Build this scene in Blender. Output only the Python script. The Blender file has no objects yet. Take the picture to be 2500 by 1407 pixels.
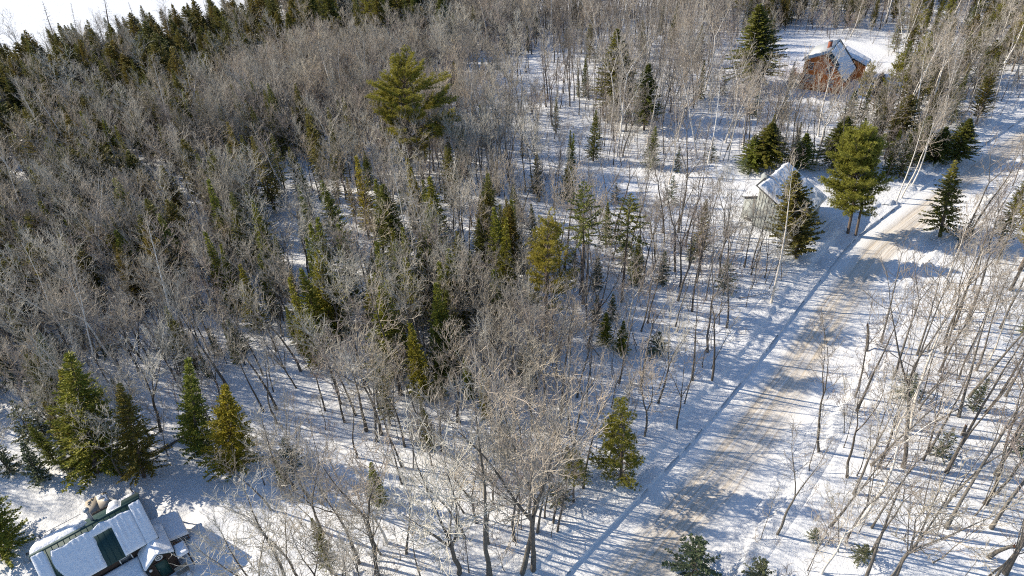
import bpy, math, random
import numpy as np
from mathutils import Vector

R = math.radians
scene = bpy.context.scene
col = scene.collection

# ------------------------------------------------------------------ camera, sky, sun, exposure
CAM_H, FPX, PITCH, ROLL = 55.0, 1667.0, R(36.6), R(-3.0)
cam = bpy.data.cameras.new('camera')
cam.sensor_width = 36.0
cam.lens = 36.0 * FPX / 2500.0
cam.clip_start, cam.clip_end = 0.5, 6000.0
cam_o = bpy.data.objects.new('camera', cam)
col.objects.link(cam_o)
cam_o.location = (0, 0, CAM_H)
cam_o.rotation_mode = 'QUATERNION'
from mathutils import Quaternion
cam_o.rotation_quaternion = Quaternion((1, 0, 0), math.pi / 2 - PITCH) @ Quaternion((0, 0, 1), ROLL)
scene.camera = cam_o

SUN_EL, SHADOW_AZ = R(29.0), R(-17.0)
world = bpy.data.worlds.new('World')
scene.world = world
world.use_nodes = True
wn = world.node_tree
sky = wn.nodes.new('ShaderNodeTexSky')
sky.sky_type = 'NISHITA'
sky.sun_disc = False
sky.sun_elevation = SUN_EL
sky.sun_rotation = R(287.0)
sky.air_density, sky.dust_density, sky.ozone_density = 1.0, 0.2, 4.5
bg = wn.nodes['Background']
bg.inputs['Strength'].default_value = 0.12
wn.links.new(sky.outputs[0], bg.inputs[0])

sun = bpy.data.lights.new('sun', 'SUN')
sun.energy, sun.angle, sun.color = 5.0, R(0.5), (1.0, 0.90, 0.745)
sun_o = bpy.data.objects.new('sun', sun)
col.objects.link(sun_o)
sd = Vector((math.cos(SHADOW_AZ) * math.cos(SUN_EL), math.sin(SHADOW_AZ) * math.cos(SUN_EL), -math.sin(SUN_EL)))
sun_o.rotation_euler = sd.to_track_quat('-Z', 'Y').to_euler()
sun_o.location = (-100, 80, 120)

scene.view_settings.view_transform = 'Standard'
scene.view_settings.look = 'None'
scene.view_settings.exposure = 0.72
scene.view_settings.gamma = 1.0
scene.view_settings.use_curve_mapping = False
scene.cycles.use_denoising = False
scene.cycles.max_bounces = 5
scene.cycles.diffuse_bounces = 3
scene.cycles.transparent_max_bounces = 4
scene.cycles.filter_width = 1.1

# ------------------------------------------------------------------ pixel <-> ground helpers
_c, _s = math.cos(PITCH), math.sin(PITCH)
_cr, _sr = math.cos(ROLL), math.sin(ROLL)
def ray(px, py):
    x = (px - 1250) / FPX
    y = -(py - 703.5) / FPX
    x, y = _cr * x - _sr * y, _sr * x + _cr * y
    return np.array([x, _c + y * _s, -_s + y * _c])
def at(px, py, z=0.0):
    d = ray(px, py)
    t = (z - CAM_H) / d[2]
    return np.array([d[0] * t, d[1] * t, z])
def proj(x, y, z):
    dz = z - CAM_H
    depth = y * _c - dz * _s
    v = (y * _s + dz * _c) / depth
    u = x / depth
    u, v = _cr * u + _sr * v, -_sr * u + _cr * v
    return 1250 + FPX * u, 703.5 - FPX * v, depth

# ------------------------------------------------------------------ noise
_rng = np.random.RandomState(7)
_lat = _rng.rand(256, 256).astype(np.float64)
def vnoise(x, y):
    xi = np.floor(x).astype(int); yi = np.floor(y).astype(int)
    fx = x - xi; fy = y - yi
    fx = fx * fx * (3 - 2 * fx); fy = fy * fy * (3 - 2 * fy)
    a = _lat[xi & 255, yi & 255]; b = _lat[(xi + 1) & 255, yi & 255]
    c = _lat[xi & 255, (yi + 1) & 255]; d = _lat[(xi + 1) & 255, (yi + 1) & 255]
    return (a * (1 - fx) + b * fx) * (1 - fy) + (c * (1 - fx) + d * fx) * fy - 0.5
def fbm(x, y, scale, octv=3):
    x = np.asarray(x, float) / scale; y = np.asarray(y, float) / scale
    t, a = 0, 1.0
    for k in range(octv):
        t = t + a * vnoise(x + 17.3 * k, y - 9.1 * k); x = x * 2.03; y = y * 2.03; a *= 0.5
    return t
def sstep(a, b, x):
    t = np.clip((x - a) / (b - a), 0, 1)
    return t * t * (3 - 2 * t)

# ------------------------------------------------------------------ road reference curve: the ploughed ledge on its left side
_lp = [(-60, -32), (-16.0, 12.6)] + [tuple(at(*p)[:2]) for p in
       [(1390, 1400), (1530, 1250), (1700, 1070), (1840, 900), (1960, 740), (2080, 590), (2200, 500), (2380, 370), (2500, 290)]] + [(140, 147), (230, 196)]
def smooth_curve(pts, step, ker_m=12, trim=True):
    pts = np.array(pts, float)
    d = np.r_[0, np.cumsum(np.hypot(*np.diff(pts, axis=0).T))]
    n = int(d[-1] / step)
    t = np.linspace(0, d[-1], n)
    x = np.interp(t, d, pts[:, 0]); y = np.interp(t, d, pts[:, 1])
    k = max(3, int(ker_m / step)) | 1
    ker = np.hanning(k + 2)[1:-1]; ker /= ker.sum()
    xs = np.convolve(np.pad(x, k // 2, mode='edge'), ker, 'valid'); ys = np.convolve(np.pad(y, k // 2, mode='edge'), ker, 'valid')
    return np.c_[xs, ys][k // 2: -(k // 2)] if trim else np.c_[xs, ys]
ROADC = smooth_curve(_lp, 0.3)
_rt = np.gradient(ROADC, axis=0); _rt /= np.linalg.norm(_rt, axis=1)[:, None]
ROADN = np.c_[_rt[:, 1], -_rt[:, 0]]                     # to the right-hand side
ROADV = np.r_[0, np.cumsum(np.hypot(*np.diff(ROADC, axis=0).T))]
_yk = ROADC[:, 1]
ROADW = np.interp(_yk, [30, 60, 95, 120], [8.6, 7.8, 6.6, 6.4])
_cs = ROADC[::5]; _ns = ROADN[::5]; _ws = ROADW[::5]
def road_s(x, y):
    """signed distance right of the ledge, and the road's width there"""
    x = np.atleast_1d(np.asarray(x, float)); y = np.atleast_1d(np.asarray(y, float))
    out = np.empty(len(x)); w = np.empty(len(x))
    for i in range(0, len(x), 20000):
        dx = x[i:i + 20000, None] - _cs[None, :, 0]; dy = y[i:i + 20000, None] - _cs[None, :, 1]
        k = np.argmin(dx * dx + dy * dy, axis=1); a = np.arange(len(k))
        sgn = dx[a, k] * _ns[k, 0] + dy[a, k] * _ns[k, 1]
        dist = np.sqrt(dx[a, k] ** 2 + dy[a, k] ** 2)
        out[i:i + 20000] = np.where(np.abs(sgn) < 0.5, sgn, np.sign(sgn) * dist); w[i:i + 20000] = _ws[k]
    return out, w
DRIVE = smooth_curve([tuple(at(2262, 492)[:2]), tuple(at(2225, 484)[:2]), tuple(at(2180, 476)[:2]), tuple(at(2120, 470)[:2]), tuple(at(2060, 462)[:2]), tuple(at(1975, 470)[:2])], 0.3, 3, False)
def drive_d(x, y):
    x = np.atleast_1d(np.asarray(x, float)); y = np.atleast_1d(np.asarray(y, float))
    d = np.full(len(x), 1e9)
    for p in DRIVE[::4]:
        d = np.minimum(d, np.hypot(x - p[0], y - p[1]))
    return d

SNOW = 0.55
HOUSE_O = np.array([-33.57, 38.03]); HOUSE_U = np.array([-0.792, -0.61]); HOUSE_V = np.array([0.61, -0.792])
def ground_free(x, y):
    x = np.atleast_1d(np.asarray(x, float)); y = np.atleast_1d(np.asarray(y, float))
    h = SNOW + 0.4 * fbm(x, y, 22.0, 2) + 0.24 * fbm(x + 40, y, 5.0, 2) + 0.11 * fbm(x, y + 70, 1.7, 2)
    flat = sstep(150, 215, y - 0.62 * x - 55)                                   # the open field is smoother
    h = h * (1 - flat) + (0.5 + 0.1 * fbm(x, y, 9.0, 2)) * flat
    # trodden, shovelled snow round the brown house
    near = 1 - sstep(9, 17, np.hypot(x + 33, y - 38))
    h += near * 0.34 * fbm(x + 11, y + 5, 1.3, 3)
    # cleared, ploughed dip beside the brown house, with a heap next to it
    a, b = at(455, 1165)[:2]; m = np.exp(-(((x - a) / 4.4) ** 2 + ((y - b) / 3.4) ** 2))
    h -= 0.65 * m
    a, b = at(482, 1345)[:2]; h += 1.15 * np.exp(-(((x - a) / 1.0) ** 2 + ((y - b) / 1.7) ** 2)) * (1 + 0.5 * fbm(x, y, 0.8, 2))
    # heap by the grey house's parking place
    a, b = at(1745, 425)[:2]; h += 1.2 * np.exp(-(((x - a) / 3.4) ** 2 + ((y - b) / 2.2) ** 2)) * (1 + 0.6 * fbm(x, y, 1.2, 2))
    return h
def ground_z(x, y):
    h = ground_free(x, y)
    s, w = road_s(x, y)
    inside = np.where(s < 0, sstep(-4.4, -3.4, s), 1 - sstep(w + 2.6, w + 3.6, s))
    h = h * (1 - inside) + (-0.3) * inside
    dd = 1 - sstep(2.2, 3.4, drive_d(x, y))
    return np.minimum(h, h * (1 - dd) + (-0.25) * dd)
def gz(x, y):
    return float(ground_z(x, y)[0])
def spot(px, py):
    """a point on the snow seen at that pixel"""
    p = at(px, py, SNOW)
    z = gz(p[0], p[1]); p = at(px, py, z)
    return p[0], p[1], gz(p[0], p[1])

# ------------------------------------------------------------------ materials
def new_mat(name):
    m = bpy.data.materials.new(name); m.use_nodes = True
    nt = m.node_tree
    return m, nt, nt.nodes['Principled BSDF']
def N(nt, t, **kw):
    n = nt.nodes.new(t)
    for k, v in kw.items(): setattr(n, k, v)
    return n
def ramp(nt, stops, fac=None, interp='LINEAR'):
    n = N(nt, 'ShaderNodeValToRGB'); n.color_ramp.interpolation = interp
    el = n.color_ramp.elements
    while len(el) < len(stops): el.new(0.5)
    for e, (p, c) in zip(el, stops): e.position = p; e.color = (*c, 1)
    if fac is not None: nt.links.new(fac, n.inputs[0])
    return n
def noise(nt, scale, detail=3, vec=None, rough=0.55):
    n = N(nt, 'ShaderNodeTexNoise'); n.inputs['Scale'].default_value = scale; n.inputs['Detail'].default_value = detail
    n.inputs['Roughness'].default_value = rough
    if vec is not None: nt.links.new(vec, n.inputs['Vector'])
    return n
def mixc(nt, a, b, fac, mode='MIX'):
    n = N(nt, 'ShaderNodeMix', data_type='RGBA', blend_type=mode)
    for sock, v in ((n.inputs[6], a), (n.inputs[7], b)):
        if isinstance(v, tuple): sock.default_value = (*v, 1)
        else: nt.links.new(v, sock)
    if isinstance(fac, (int, float)): n.inputs[0].default_value = fac
    else: nt.links.new(fac, n.inputs[0])
    return n.outputs[2]
def math_n(nt, op, a, b=None, clamp=False):
    n = N(nt, 'ShaderNodeMath', operation=op, use_clamp=clamp)
    for i, v in enumerate((a, b)):
        if v is None: continue
        if isinstance(v, (int, float)): n.inputs[i].default_value = v
        else: nt.links.new(v, n.inputs[i])
    return n.outputs[0]
def bump(nt, bsdf, height, strength, dist):
    b = N(nt, 'ShaderNodeBump'); b.inputs['Strength'].default_value = strength; b.inputs['Distance'].default_value = dist
    nt.links.new(height, b.inputs['Height']); nt.links.new(b.outputs[0], bsdf.inputs['Normal'])
def scaled(nt, vec, s):
    n = N(nt, 'ShaderNodeMapping'); n.inputs['Scale'].default_value = s; nt.links.new(vec, n.inputs[0]); return n.outputs[0]

def snow_mat(name, tint=(0.775, 0.78, 0.785), litter=0.25, b=0.6):
    m, nt, p = new_mat(name)
    g = N(nt, 'ShaderNodeNewGeometry').outputs['Position']
    n1 = noise(nt, 0.22, 4, g); n2 = noise(nt, 2.6, 5, g, 0.65); n3 = noise(nt, 9.0, 4, g, 0.7)
    c = mixc(nt, tint, tuple(v * 0.9 for v in tint), n1.outputs[0])
    lit = ramp(nt, [(0.66, (0, 0, 0)), (0.74, (1, 1, 1))], n3.outputs[0])
    lf = math_n(nt, 'MULTIPLY', lit.outputs[0], litter)
    c = mixc(nt, c, (0.26, 0.21, 0.16), lf)
    nt.links.new(c, p.inputs['Base Color'])
    p.inputs['Roughness'].default_value = 0.55
    p.inputs['Specular IOR Level'].default_value = 0.25
    h = math_n(nt, 'ADD', n2.outputs[0], math_n(nt, 'MULTIPLY', n3.outputs[0], 0.35))
    bump(nt, p, h, b, 0.35)
    return m
M = {}
M['snow'] = snow_mat('forest_snow', litter=0.3, b=0.38)
M['bank'] = snow_mat('ploughed_snow', litter=0.12, b=0.6)
M['roof_snow'] = snow_mat('roof_snow', tint=(0.82, 0.83, 0.85), litter=0.0, b=0.35)

def road_mat():
    m, nt, p = new_mat('sanded_snow_road')
    uv = N(nt, 'ShaderNodeUVMap').outputs[0]
    sep = N(nt, 'ShaderNodeSeparateXYZ'); nt.links.new(uv, sep.inputs[0])
    u = sep.outputs[0]
    streak = noise(nt, 1.0, 5, scaled(nt, uv, (3.4, 0.05, 1)), 0.65)
    blot = noise(nt, 0.16, 3, uv)
    fine = noise(nt, 3.0, 5, uv, 0.7)
    # sand lies between the wheel paths, not on the shoulders (u = share of the road's width)
    wig = math_n(nt, 'ADD', u, math_n(nt, 'MULTIPLY', math_n(nt, 'SUBTRACT', blot.outputs[0], 0.5), 0.9))
    band = ramp(nt, [(0.0, (0, 0, 0)), (0.16, (0.0, 0.0, 0.0)), (0.32, (1, 1, 1)), (0.66, (1, 1, 1)), (0.88, (0.05, 0.05, 0.05)), (1.0, (0, 0, 0))],
                math_n(nt, 'DIVIDE', wig, 8.0))
    st = ramp(nt, [(0.34, (0, 0, 0)), (0.66, (1, 1, 1))], streak.outputs[0])
    sand = math_n(nt, 'MULTIPLY', band.outputs[0], math_n(nt, 'ADD', math_n(nt, 'MULTIPLY', st.outputs[0], 0.7), 0.3))
    c = mixc(nt, (0.77, 0.765, 0.75), (0.56, 0.475, 0.36), sand)
    # narrow wheel tracks worn towards the gravel
    tr = None
    for cu, wd in ((2.5, 0.13), (4.1, 0.14), (5.0, 0.16), (3.0, 0.06), (5.9, 0.12), (4.55, 0.05), (3.5, 0.06)):
        d = math_n(nt, 'ABSOLUTE', math_n(nt, 'SUBTRACT', wig, cu))
        t = math_n(nt, 'SUBTRACT', 1.0, math_n(nt, 'DIVIDE', d, wd), True)
        tr = t if tr is None else math_n(nt, 'MAXIMUM', tr, t)
    dash = noise(nt, 1.0, 3, scaled(nt, uv, (0.3, 0.12, 1)))
    dk = ramp(nt, [(0.42, (0, 0, 0)), (0.55, (1, 1, 1))], dash.outputs[0])
    tr = math_n(nt, 'MULTIPLY', math_n(nt, 'MULTIPLY', tr, dk.outputs[0]), math_n(nt, 'MULTIPLY', fine.outputs[0], 1.3))
    c = mixc(nt, c, (0.33, 0.26, 0.19), tr)
    sp = ramp(nt, [(0.62, (0, 0, 0)), (0.72, (1, 1, 1))], fine.outputs[0])
    c = mixc(nt, c, (0.40, 0.32, 0.23), math_n(nt, 'MULTIPLY', sp.outputs[0], math_n(nt, 'MULTIPLY', band.outputs[0], 0.5)))
    nt.links.new(c, p.inputs['Base Color'])
    p.inputs['Roughness'].default_value = 0.6
    bump(nt, p, math_n(nt, 'ADD', streak.outputs[0], fine.outputs[0]), 0.5, 0.12)
    return m
M['road'] = road_mat()

def bark_mat(name, stops, dark=0.5, scale=9.0, birch=False):
    m, nt, p = new_mat(name)
    tc = N(nt, 'ShaderNodeTexCoord').outputs['Object']
    rnd = N(nt, 'ShaderNodeObjectInfo').outputs['Random']
    base = ramp(nt, stops, rnd).outputs[0]
    n1 = noise(nt, scale, 4, scaled(nt, tc, (1, 1, 0.25)) if not birch else scaled(nt, tc, (0.35, 0.35, 1.6)), 0.7)
    f = ramp(nt, [(0.4, (0, 0, 0)), (0.62, (1, 1, 1))] if not birch else [(0.56, (0, 0, 0)), (0.66, (1, 1, 1))], n1.outputs[0])
    c = mixc(nt, base, (0.05, 0.042, 0.035), math_n(nt, 'MULTIPLY', f.outputs[0], dark))
    nt.links.new(c, p.inputs['Base Color'])
    p.inputs['Roughness'].default_value = 0.85
    p.inputs['Specular IOR Level'].default_value = 0.2
    bump(nt, p, n1.outputs[0], 0.7, 0.04)
    return m
M['bark'] = bark_mat('grey_bark', [(0, (0.120, 0.103, 0.085)), (0.35, (0.155, 0.141, 0.119)), (0.7, (0.104, 0.089, 0.073)), (1, (0.180, 0.164, 0.141))])
M['birch'] = bark_mat('white_birch_bark', [(0, (0.70, 0.66, 0.60)), (0.5, (0.62, 0.56, 0.48)), (1, (0.74, 0.72, 0.68))], 0.75, 3.0, True)
M['cbark'] = bark_mat('conifer_bark', [(0, (0.12, 0.09, 0.07)), (0.5, (0.16, 0.125, 0.10)), (1, (0.20, 0.16, 0.13))])
def twig_mat(name, stops):
    m, nt, p = new_mat(name)
    rnd = N(nt, 'ShaderNodeObjectInfo').outputs['Random']
    tc = N(nt, 'ShaderNodeTexCoord').outputs['Object']
    base = ramp(nt, stops, rnd).outputs[0]
    n1 = noise(nt, 1.4, 3, tc)
    c = mixc(nt, base, (0.12, 0.10, 0.085), math_n(nt, 'MULTIPLY', n1.outputs[0], 0.35))
    nt.links.new(c, p.inputs['Base Color'])
    p.inputs['Roughness'].default_value = 0.75
    p.inputs['Specular IOR Level'].default_value = 0.3
    return m
M['twig'] = twig_mat('bare_twigs', [(0, (0.580, 0.539, 0.445)), (0.2, (0.393, 0.344, 0.267)), (0.4, (0.643, 0.606, 0.515)), (0.55, (0.518, 0.431, 0.338)), (0.7, (0.341, 0.302, 0.244)), (0.85, (0.570, 0.533, 0.449)), (1, (0.622, 0.513, 0.360))])
M['twig_dark'] = twig_mat('brown_grey_twigs', [(0, (0.259, 0.220, 0.180)), (0.5, (0.310, 0.271, 0.228)), (1, (0.233, 0.190, 0.155))])
M['twig_birch'] = twig_mat('birch_twigs', [(0, (0.433, 0.383, 0.310)), (0.5, (0.390, 0.326, 0.252)), (1, (0.448, 0.411, 0.361))])
M['twig_red'] = twig_mat('reddish_twigs', [(0, (0.363, 0.289, 0.251)), (0.5, (0.416, 0.353, 0.307)), (1, (0.347, 0.278, 0.242))])
def leaf_mat(name, stops, var=(0.03, 0.035, 0.012), trans=0.27):
    m, nt, p = new_mat(name)
    rnd = N(nt, 'ShaderNodeObjectInfo').outputs['Random']
    tc = N(nt, 'ShaderNodeTexCoord').outputs['Object']
    base = ramp(nt, stops, rnd).outputs[0]
    n1 = noise(nt, 1.6, 3, tc, 0.7)
    f = ramp(nt, [(0.35, (0, 0, 0)), (0.68, (1, 1, 1))], n1.outputs[0])
    c = mixc(nt, base, var, math_n(nt, 'MULTIPLY', f.outputs[0], 0.55))
    nt.links.new(c, p.inputs['Base Color'])
    p.inputs['Roughness'].default_value = 0.6
    p.inputs['Specular IOR Level'].default_value = 0.25
    tr = N(nt, 'ShaderNodeBsdfTranslucent'); nt.links.new(c, tr.inputs[0])
    mx = N(nt, 'ShaderNodeMixShader'); mx.inputs[0].default_value = trans
    out = nt.nodes['Material Output']
    nt.links.new(p.outputs[0], mx.inputs[1]); nt.links.new(tr.outputs[0], mx.inputs[2]); nt.links.new(mx.outputs[0], out.inputs[0])
    return m
M['spruce'] = leaf_mat('spruce_needles', [(0, (0.231, 0.211, 0.033)), (0.5, (0.172, 0.195, 0.041)), (1, (0.282, 0.219, 0.037))])
M['fir'] = leaf_mat('fir_needles', [(0, (0.303, 0.304, 0.035)), (0.5, (0.231, 0.269, 0.047)), (1, (0.397, 0.332, 0.032))])
M['cedar'] = leaf_mat('cedar_sprays', [(0, (0.262, 0.220, 0.048)), (0.4, (0.188, 0.192, 0.049)), (0.7, (0.299, 0.228, 0.054)), (1, (0.206, 0.214, 0.043))], (0.075, 0.071, 0.027))
M['pine'] = leaf_mat('pine_needles', [(0, (0.354, 0.315, 0.040)), (0.5, (0.295, 0.291, 0.048)), (1, (0.394, 0.315, 0.046))], (0.157, 0.158, 0.033))
M['blue_fir'] = leaf_mat('dull_spruce_needles', [(0, (0.152, 0.184, 0.095)), (0.5, (0.127, 0.164, 0.083)), (1, (0.177, 0.184, 0.089))], (0.076, 0.089, 0.045))
M['bare_con'] = leaf_mat('thin_grey_needles', [(0, (0.15, 0.125, 0.085)), (0.5, (0.12, 0.11, 0.07)), (1, (0.17, 0.14, 0.10))], (0.08, 0.07, 0.05))

def plain(name, colr, rough=0.7, metal=0.0, nscale=3.0, var=0.25, stretch=(1, 1, 1), spec=0.4, bmp=0.2):
    m, nt, p = new_mat(name)
    tc = N(nt, 'ShaderNodeTexCoord').outputs['Object']
    n1 = noise(nt, nscale, 5, scaled(nt, tc, stretch), 0.65)
    c = mixc(nt, colr, tuple(v * (1 - var) for v in colr), n1.outputs[0])
    nt.links.new(c, p.inputs['Base Color'])
    p.inputs['Roughness'].default_value = rough; p.inputs['Metallic'].default_value = metal
    p.inputs['Specular IOR Level'].default_value = spec
    bump(nt, p, n1.outputs[0], bmp, 0.02)
    return m
M['orange'] = plain('orange_stained_siding', (0.80, 0.235, 0.05), 0.75, 0, 2.2, 0.3, (1, 1, 6), 0.3, 0.5)
M['brown'] = plain('dark_brown_siding', (0.055, 0.033, 0.022), 0.75, 0, 2.5, 0.5, (1, 1, 5))
M['greysiding'] = plain('weathered_grey_green_siding', (0.36, 0.385, 0.37), 0.8, 0, 0.9, 0.3, (3, 3, 0.5), 0.2, 0.4)
M['green_metal'] = plain('green_metal_roofing', (0.012, 0.052, 0.052), 0.65, 0.0, 1.4, 0.4)
M['teal_metal'] = plain('dark_teal_roofing', (0.012, 0.032, 0.045), 0.5, 0.0, 1.5, 0.4)
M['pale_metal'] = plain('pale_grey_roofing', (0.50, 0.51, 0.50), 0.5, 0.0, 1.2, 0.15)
M['trim'] = plain('white_painted_trim', (0.74, 0.72, 0.68), 0.6, 0, 4, 0.2)
M['glass'] = plain('dark_window_glass', (0.06, 0.07, 0.08), 0.08, 0, 2, 0.3, (1, 1, 1), 0.6, 0.02)
M['blind'] = plain('pale_window_blind', (0.42, 0.41, 0.38), 0.5, 0, 3, 0.35)
M['greendoor'] = plain('green_door_paint', (0.012, 0.055, 0.045), 0.5)
M['deckwood'] = plain('weathered_deck_boards', (0.34, 0.31, 0.26), 0.8, 0, 5, 0.45, (1, 8, 1))
M['brownwood'] = plain('brown_stained_wood', (0.19, 0.085, 0.045), 0.8, 0, 5, 0.4, (1, 1, 4))
M['tubcover'] = plain('tan_vinyl_cover', (0.46, 0.40, 0.32), 0.55, 0, 3, 0.3)
M['tubside'] = plain('grey_tub_cabinet', (0.25, 0.22, 0.19), 0.7, 0, 6, 0.4, (6, 6, 1))
M['steel'] = plain('grey_steel', (0.30, 0.32, 0.34), 0.45, 0.6, 6, 0.2)
M['brick'] = plain('red_brick', (0.34, 0.11, 0.06), 0.85, 0, 8, 0.45)
M['black'] = plain('black_void', (0.015, 0.014, 0.014), 0.9)
M['fascia'] = plain('dark_fascia', (0.03, 0.035, 0.04), 0.6)

# ------------------------------------------------------------------ mesh builder
class MB:
    def __init__(s): s.v = []; s.q = []; s.t = []; s.n = 0
    def add(s, v, q=None, t=None):
        v = np.asarray(v, float)
        if q is not None and len(q): s.q.append(np.asarray(q, int) + s.n)
        if t is not None and len(t): s.t.append(np.asarray(t, int) + s.n)
        s.v.append(v); s.n += len(v)
    def tube(s, pts, rad, sides=3):
        pts = np.asarray(pts, float); n = len(pts)
        t = np.gradient(pts, axis=0); t /= (np.linalg.norm(t, axis=1)[:, None] + 1e-9)
        ref = np.array([0.31, 0.95, 0.05]) if abs(t[0, 2]) > 0.6 else np.array([0, 0, 1.0])
        a = np.cross(t, ref); a /= (np.linalg.norm(a, axis=1)[:, None] + 1e-9); b = np.cross(t, a)
        ang = np.arange(sides) * 2 * math.pi / sides
        ring = a[:, None, :] * np.cos(ang)[None, :, None] + b[:, None, :] * np.sin(ang)[None, :, None]
        v = (pts[:, None, :] + ring * np.asarray(rad, float)[:, None, None]).reshape(-1, 3)
        k = np.arange(sides); k2 = (k + 1) % sides
        q = np.concatenate([np.c_[i * sides + k, i * sides + k2, (i + 1) * sides + k2, (i + 1) * sides + k] for i in range(n - 1)])
        s.add(v, q)
    def box(s, x0, x1, y0, y1, z0, z1):
        v = [(x, y, z) for z in (z0, z1) for y in (y0, y1) for x in (x0, x1)]
        s.add(v, [(0, 2, 3, 1), (4, 5, 7, 6), (0, 1, 5, 4), (2, 6, 7, 3), (0, 4, 6, 2), (1, 3, 7, 5)])
    def prism(s, prof, y0, y1, axis='y'):
        """profile of (x, z) points pushed from y0 to y1"""
        n = len(prof)
        v = [(x, y0, z) for x, z in prof] + [(x, y1, z) for x, z in prof]
        q = [(i, (i + 1) % n, n + (i + 1) % n, n + i) for i in range(n)]
        t = [(0, i + 1, i) for i in range(1, n - 1)] + [(n, n + i, n + i + 1) for i in range(1, n - 1)]
        if axis == 'x': v = [(b, a, c) for a, b, c in v]
        s.add(v, q, t)
    def mesh(s, name, mat, smooth=False):
        v = np.concatenate(s.v); q = np.concatenate(s.q) if s.q else np.zeros((0, 4), int); t = np.concatenate(s.t) if s.t else np.zeros((0, 3), int)
        me = bpy.data.meshes.new(name)
        me.vertices.add(len(v)); me.vertices.foreach_set('co', v.ravel())
        loops = np.concatenate([q.ravel(), t.ravel()])
        me.loops.add(len(loops)); me.loops.foreach_set('vertex_index', loops.astype(np.int32))
        st = np.concatenate([np.arange(len(q)) * 4, len(q) * 4 + np.arange(len(t)) * 3])
        me.polygons.add(len(st)); me.polygons.foreach_set('loop_start', st.astype(np.int32))
        if smooth: me.polygons.foreach_set('use_smooth', np.ones(len(st), bool))
        me.update(calc_edges=True); me.validate()
        me.materials.append(mat)
        return me
    def build(s, name, mat, parent=None, smooth=False):
        o = bpy.data.objects.new(name, s.mesh(name, mat, smooth)); col.objects.link(o)
        if parent: o.parent = parent
        return o
def empty(name, loc=(0, 0, 0), rz=0.0):
    o = bpy.data.objects.new(name, None); col.objects.link(o); o.location = loc; o.rotation_euler = (0, 0, rz)
    o.empty_display_size = 0.3
    return o
def tag(o, label=None, cat=None, group=None, kind=None):
    if label: o['label'] = label
    if cat: o['category'] = cat
    if group: o['group'] = group
    if kind: o['kind'] = kind
    return o
def boxpart(name, mat, parent, *dims):
    m = MB(); m.box(*dims); return m.build(name, mat, parent)

# ------------------------------------------------------------------ ground
def axis_pts(fine0, fine1, step, lo, hi):
    a = list(np.arange(fine0, fine1 + 1e-6, step))
    s_, x = step, fine1
    while x < hi: s_ *= 1.12; x += s_; a.append(x)
    s_, x = step, fine0
    while x > lo: s_ *= 1.12; x -= s_; a.insert(0, x)
    return np.array(a)
gx = axis_pts(-75, 105, 0.55, -2500, 2500); gy = axis_pts(24, 150, 0.55, -1500, 3500)
X, Y = np.meshgrid(gx, gy)
Zg = ground_z(X.ravel(), Y.ravel())
mb = MB()
nx, ny = len(gx), len(gy)
i = np.arange(nx - 1)[None, :] + np.arange(ny - 1)[:, None] * nx
i = i.ravel()
mb.add(np.c_[X.ravel(), Y.ravel(), Zg], np.c_[i, i + 1, i + nx + 1, i + nx])
tag(mb.build('ground', M['snow'], None, True), kind='structure')

def strip(name, mat, svals, zfun, lo=0, hi=None, step=1, smooth=True):
    """a sheet that follows the road; svals(k) -> offsets from the ledge, zfun(s, x, y, k) -> height"""
    idx = np.arange(lo, hi or len(ROADC), step)
    S = np.array([svals(k) for k in idx])
    x = ROADC[idx, 0][:, None] + ROADN[idx, 0][:, None] * S; y = ROADC[idx, 1][:, None] + ROADN[idx, 1][:, None] * S
    z = zfun(S, x, y, idx)
    m = MB(); n = S.shape[1]
    i = (np.arange(n - 1)[None, :] + np.arange(len(idx) - 1)[:, None] * n).ravel()
    m.add(np.c_[x.ravel(), y.ravel(), z.ravel()], np.c_[i, i + 1, i + n + 1, i + n][:, ::-1])
    o = m.build(name, mat, None, smooth)
    uvl = o.data.uv_layers.new(name='UVMap')
    li = np.empty(len(o.data.loops), np.int32); o.data.loops.foreach_get('vertex_index', li)
    V = np.repeat(ROADV[idx][:, None], n, 1)
    U = S * 8.0 / np.repeat(ROADW[idx][:, None], n, 1)
    uv = np.c_[U.ravel(), V.ravel()][li]
    uvl.data.foreach_set('uv', uv.ravel())
    return tag(o, kind='structure')
near_road = int(np.argmin(np.abs(ROADC[:, 1] - 20))); far_road = int(np.argmin(np.abs(ROADC[:, 1] - 170)))
def road_zf(S, x, y, idx):
    w = ROADW[idx][:, None]
    rut = -0.05 * np.exp(-((S / w - 0.33) / 0.05) ** 2) - 0.05 * np.exp(-((S / w - 0.58) / 0.05) ** 2)
    return 0.06 * fbm(x, y, 3.0, 3) + rut + 0.05 * sstep(0.75, 1.0, S / w)
strip('road', M['road'], lambda k: np.linspace(-0.25, ROADW[k] + 0.3, 44), road_zf, near_road, far_road)
def ddm(x, y):
    return (1 - sstep(2.4, 3.6, drive_d(x.ravel(), y.ravel()))).reshape(x.shape)
led = np.r_[0.0, -0.03, -0.1, np.linspace(-0.2, -4.7, 34)]
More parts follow.
